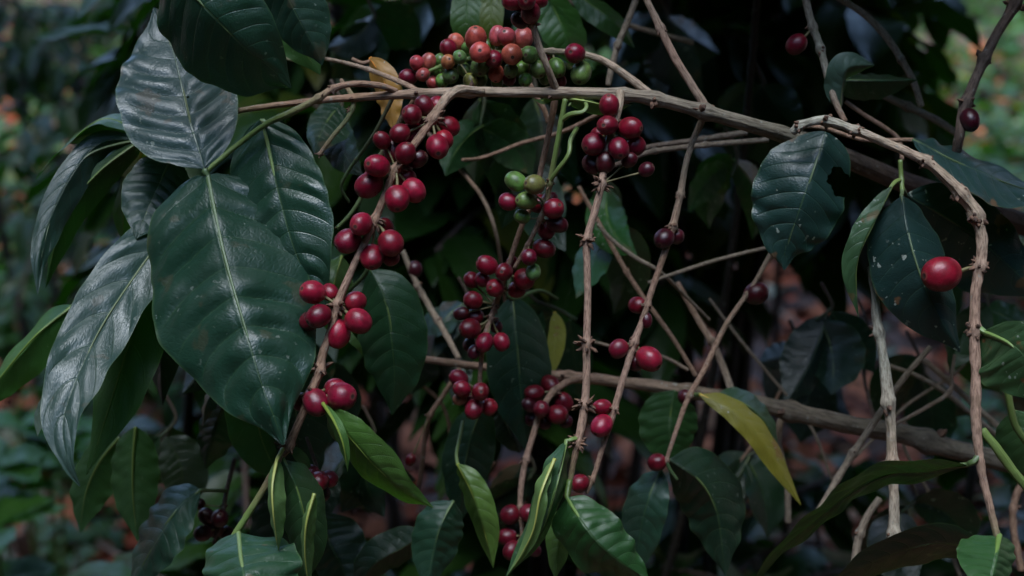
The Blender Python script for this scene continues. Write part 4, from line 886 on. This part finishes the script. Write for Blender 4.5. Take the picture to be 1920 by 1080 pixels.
    # shrubs of the same planting behind
    S = [ # px, py, dz, H, label, kw
      (560,600,.75,1.25,'dark coffee shrub filling the space behind the front fruiting twig',dict(seed=1,n_br=8,zlo=.68,blen=.24)),
      (1000,420,.65,1.3,'dark coffee shrub behind the centre cherries',dict(seed=2,n_br=9,zlo=.72,blen=.26)),
      (1330,420,.8,1.3,'dark coffee shrub behind the thin twig right of centre',dict(seed=3,n_br=9,zlo=.74,blen=.26)),
      (760,200,1.6,1.6,'coffee shrub further back, behind the orange leaf',dict(seed=4,n_br=10,zlo=.5,blen=.4,ll=.11)),
      (1150,150,1.7,1.6,'tall coffee shrub behind the top middle of the plant',dict(seed=5,n_br=10,zlo=.6,blen=.4,ll=.11)),
      (1420,120,1.1,1.35,'dark coffee shrub behind the top of the right arch',dict(seed=6,n_br=10,zlo=.7,blen=.28,thin=.4)),
      (60,250,2.6,1.5,'coffee shrub at the upper left, farthest of the coffee shrubs',dict(seed=7,n_br=14,zlo=.3,ll=.09,pairs=9)),
      (1340,960,.40,.72,'low dark coffee shrub at the bottom right of centre',dict(seed=8,n_br=6,zlo=.5,ll=.11,blen=.35,n_st=2)),
      (540,1010,.50,.78,'low dark coffee shrub below the front fruiting twig',dict(seed=31,n_br=7,zlo=.5,ll=.12,blen=.35,n_st=2)),
      (1640,930,.62,.75,'low dark coffee shrub under the lichen-grey twig',dict(seed=32,n_br=7,zlo=.5,ll=.12,blen=.38,n_st=2)),
      (330,760,.75,.85,'low coffee shrub behind the long hanging leaf',dict(seed=33,n_br=6,zlo=.5,ll=.11,blen=.3,n_st=2)),
      (880,1010,.85,.62,'lowest coffee shrub, behind the curled yellow-green leaf',dict(seed=34,n_br=5,zlo=.5,ll=.10,blen=.3,n_st=2)),
      (1560,800,.95,.66,'dark coffee shrub under the lower bough between the yellowing leaf and the grey twig',dict(seed=41,n_br=9,zlo=.4,ll=.12,blen=.34,n_st=2,thin=.4)),
      (1425,560,.62,1.95,'tall coffee shrub added so its unseen leafy top shades the right background',dict(seed=21,n_br=16,zlo=.80,n_st=1,thin=.3,blen=.55,ll=.15,pairs=9,droop=.7)),  # this and the next two are added: tops above the frame shade the background
      (930,560,.50,1.9,'tall coffee shrub added so its unseen leafy top shades the middle background',dict(seed=22,n_br=16,zlo=.82,n_st=1,thin=.3,blen=.55,ll=.15,pairs=9,droop=.7)),
      (1130,560,1.1,1.95,'tall coffee shrub added in second row, its unseen top shades the background',dict(seed=24,n_br=16,zlo=.78,n_st=1,thin=.3,blen=.55,ll=.15,pairs=9,droop=.7)),
      (420,300,2.2,1.5,'coffee shrub in the distance behind the silvery leaf',dict(seed=12,n_br=14,zlo=.3,ll=.09,pairs=9)),
    ]
    for px, py, dz, H, lab, kw in S:
        shrub(px, py, dz, H, lab, **kw)

    # trees on the slope: slim trunks with irregular crowns of small leaves
    T = [(-1.5,7.2,2.8,1.4,'leafy shade tree behind the silvery leaf'),(.2,7.2,4.0,1.7,'shade tree in the middle of the slope'),
         (3.4,8.8,4.4,1.9,'shade tree at the far right of the slope'),(-4.6,9.5,4.8,2.2,'farthest shade tree on the left')]
    for i, (x, y, H, R, lab) in enumerate(T):
        random.seed(50+i)
        b = Vector((x, y, ground_z(x, y)))
        t = thing('shade_tree', b, lab, 'tree', 'shade trees on the slope')
        sm = MB(); top = b+Vector((random.uniform(-.3, .3), 0, H*.55))
        tube(sm, [b-Vector((0, 0, .1)), b.lerp(top, .5)+Vector((.1, 0, 0)), top], [.05, .035, .02], 10, [DKB]*3, step=.1)
        fm = MB()
        for k in range(40):
            a = random.uniform(0, 6.28); f = random.uniform(.1, 1); o = b.lerp(top, f)
            e = o+Vector((math.cos(a), math.sin(a), .35))*R*random.uniform(.35, 1)
            e.z -= random.uniform(0, .5)
            tube(sm, [o, o.lerp(e, .5)+Vector((0, 0, .1)), e], [.03, .018, .008], 6, [DKB]*3, step=.12)
            for q in range(70):
                p = o.lerp(e, random.uniform(.35, 1.1))+Vector((random.gauss(0, .2), random.gauss(0, .2), random.gauss(0, .17)))
                aa = random.uniform(0, 6.28); L = random.uniform(.04, .10)
                lowleaf(fm, p, Vector((math.cos(aa), math.sin(aa), random.uniform(-.6, .3))), Vector((random.uniform(-.7, .7), random.uniform(-.7, .7), 1)), L, L*.26, .8, 4)
        link('trunk', sm.build('trunk', [M_BARK], b), t)
        link('crown', fm.build('crown', [M_FOL], b), t, (1.2, 1.4, 1.2, 1))

    # added unseen trees: their crowns block sky light, open above the near plant
    # (trunk x, y), crown centre x, y, height, radius, label
    CT = [(2.1,4.6,.2,2.35,3.3,1.45,'added unseen tree blocking the sky over the middle'),
          (3.4,.4,2.5,.6,3.4,1.55,'added unseen tree blocking the sky right of the coffee plant'),(-3.6,.3,-2.7,.5,3.4,1.45,'added unseen tree blocking the sky left of the coffee plant'),
          (-2.6,-3.4,-2.1,-2.7,2.7,1.5,'added unseen tree blocking the sky behind and left of the viewpoint'),(2.8,-3.2,2.1,-2.5,2.7,1.5,'added unseen tree blocking the sky behind and right of the viewpoint'),(.2,-4.4,.1,-3.4,2.7,1.6,'added unseen tree blocking the sky straight behind the viewpoint'),
          (-3.9,-1.3,-3.3,-.9,2.6,1.3,'added unseen low tree blocking the sky left of the viewpoint'),(4.0,-1.3,3.3,-.9,2.6,1.3,'added unseen low tree blocking the sky right of the viewpoint')]
    for i, (bx, by, x, y, H, R, lab) in enumerate(CT):
        random.seed(90+i)
        b = Vector((bx, by, ground_z(bx, by)))
        t = thing('sky_block_tree', b, lab, 'tree', 'added unseen trees that block the sky')
        top = Vector((x, y, H)); sm = MB()
        tube(sm, [b-Vector((0, 0, .1)), b.lerp(Vector((bx, by, H*.6)), .7), top], [.14, .11, .07], 10, [DKB]*3, step=.15)
        fm = MB()
        for k in range(80 if y < 2 else 40):
            a = random.uniform(0, 6.28); rr = R*math.sqrt(random.random())
            lo = 1.9 if y < 0 else 1.6 if y < 2 and abs(x) > 2 else .5
            e = top+Vector((math.cos(a)*rr, math.sin(a)*rr, random.uniform(-lo, .5)))
            tube(sm, [top-Vector((0, 0, .6)), top.lerp(e, .5), e], [.035, .022, .01], 5, [DKB]*3, step=.2)
            for q in range(46):
                p = e+Vector((random.gauss(0, .36), random.gauss(0, .36), random.gauss(0, .18)))
                aa = random.uniform(0, 6.28); L = random.uniform(.22, .4)
                lowleaf(fm, p, Vector((math.cos(aa), math.sin(aa), random.uniform(-.4, .2))), Vector((random.uniform(-.5, .5), random.uniform(-.5, .5), 1)), L, L*.38, .6, 3)
        link('trunk', sm.build('trunk', [M_BARK], b), t)
        link('crown', fm.build('crown', [M_FOL], b), t, (1, 1, 1, 1))
build_env()

# =================================================================== light and camera
w = bpy.data.worlds.new('World'); sc.world = w; w.use_nodes = True
nt = w.node_tree; bg = nt.nodes['Background']; sky = nt.nodes.new('ShaderNodeTexSky'); sky.sky_type = 'NISHITA'
EL, ROT = math.radians(76), math.radians(-160)
sky.sun_disc = False; sky.sun_elevation = EL; sky.sun_rotation = ROT; sky.air_density = 1.0; sky.dust_density = 0.3; sky.ozone_density = 1.6
nt.links.new(sky.outputs[0], bg.inputs[0]); bg.inputs[1].default_value = 0.15
sl = bpy.data.lights.new('sun', 'SUN'); sl.energy = 1.5; sl.angle = math.radians(36); sl.color = (.89, .945, 1.0)
so = bpy.data.objects.new('sun', sl); COL.objects.link(so)
sd = Vector((math.sin(ROT)*math.cos(EL), math.cos(ROT)*math.cos(EL), math.sin(EL)))
so.rotation_euler = sd.to_track_quat('Z', 'Y').to_euler(); so.location = (0, 0, 6)

cd = bpy.data.cameras.new('camera'); co = bpy.data.objects.new('camera', cd); COL.objects.link(co); sc.camera = co
co.location = CAM; co.rotation_euler = (math.pi/2-PITCH, 0, 0)
cd.lens = LENS; cd.sensor_width = 36; cd.clip_start = .02; cd.clip_end = 300
cd.dof.use_dof = True; cd.dof.focus_distance = 0.735; cd.dof.aperture_fstop = 6.3; cd.dof.aperture_blades = 7
sc.view_settings.view_transform = 'Standard'; sc.view_settings.look = 'None'; sc.view_settings.gamma = 1.0; sc.view_settings.use_curve_mapping = False
sc.view_settings.exposure = 2.2
sc.cycles.max_bounces = 6; sc.cycles.diffuse_bounces = 3; sc.cycles.glossy_bounces = 3; sc.cycles.transmission_bounces = 3
sc.cycles.use_denoising = True
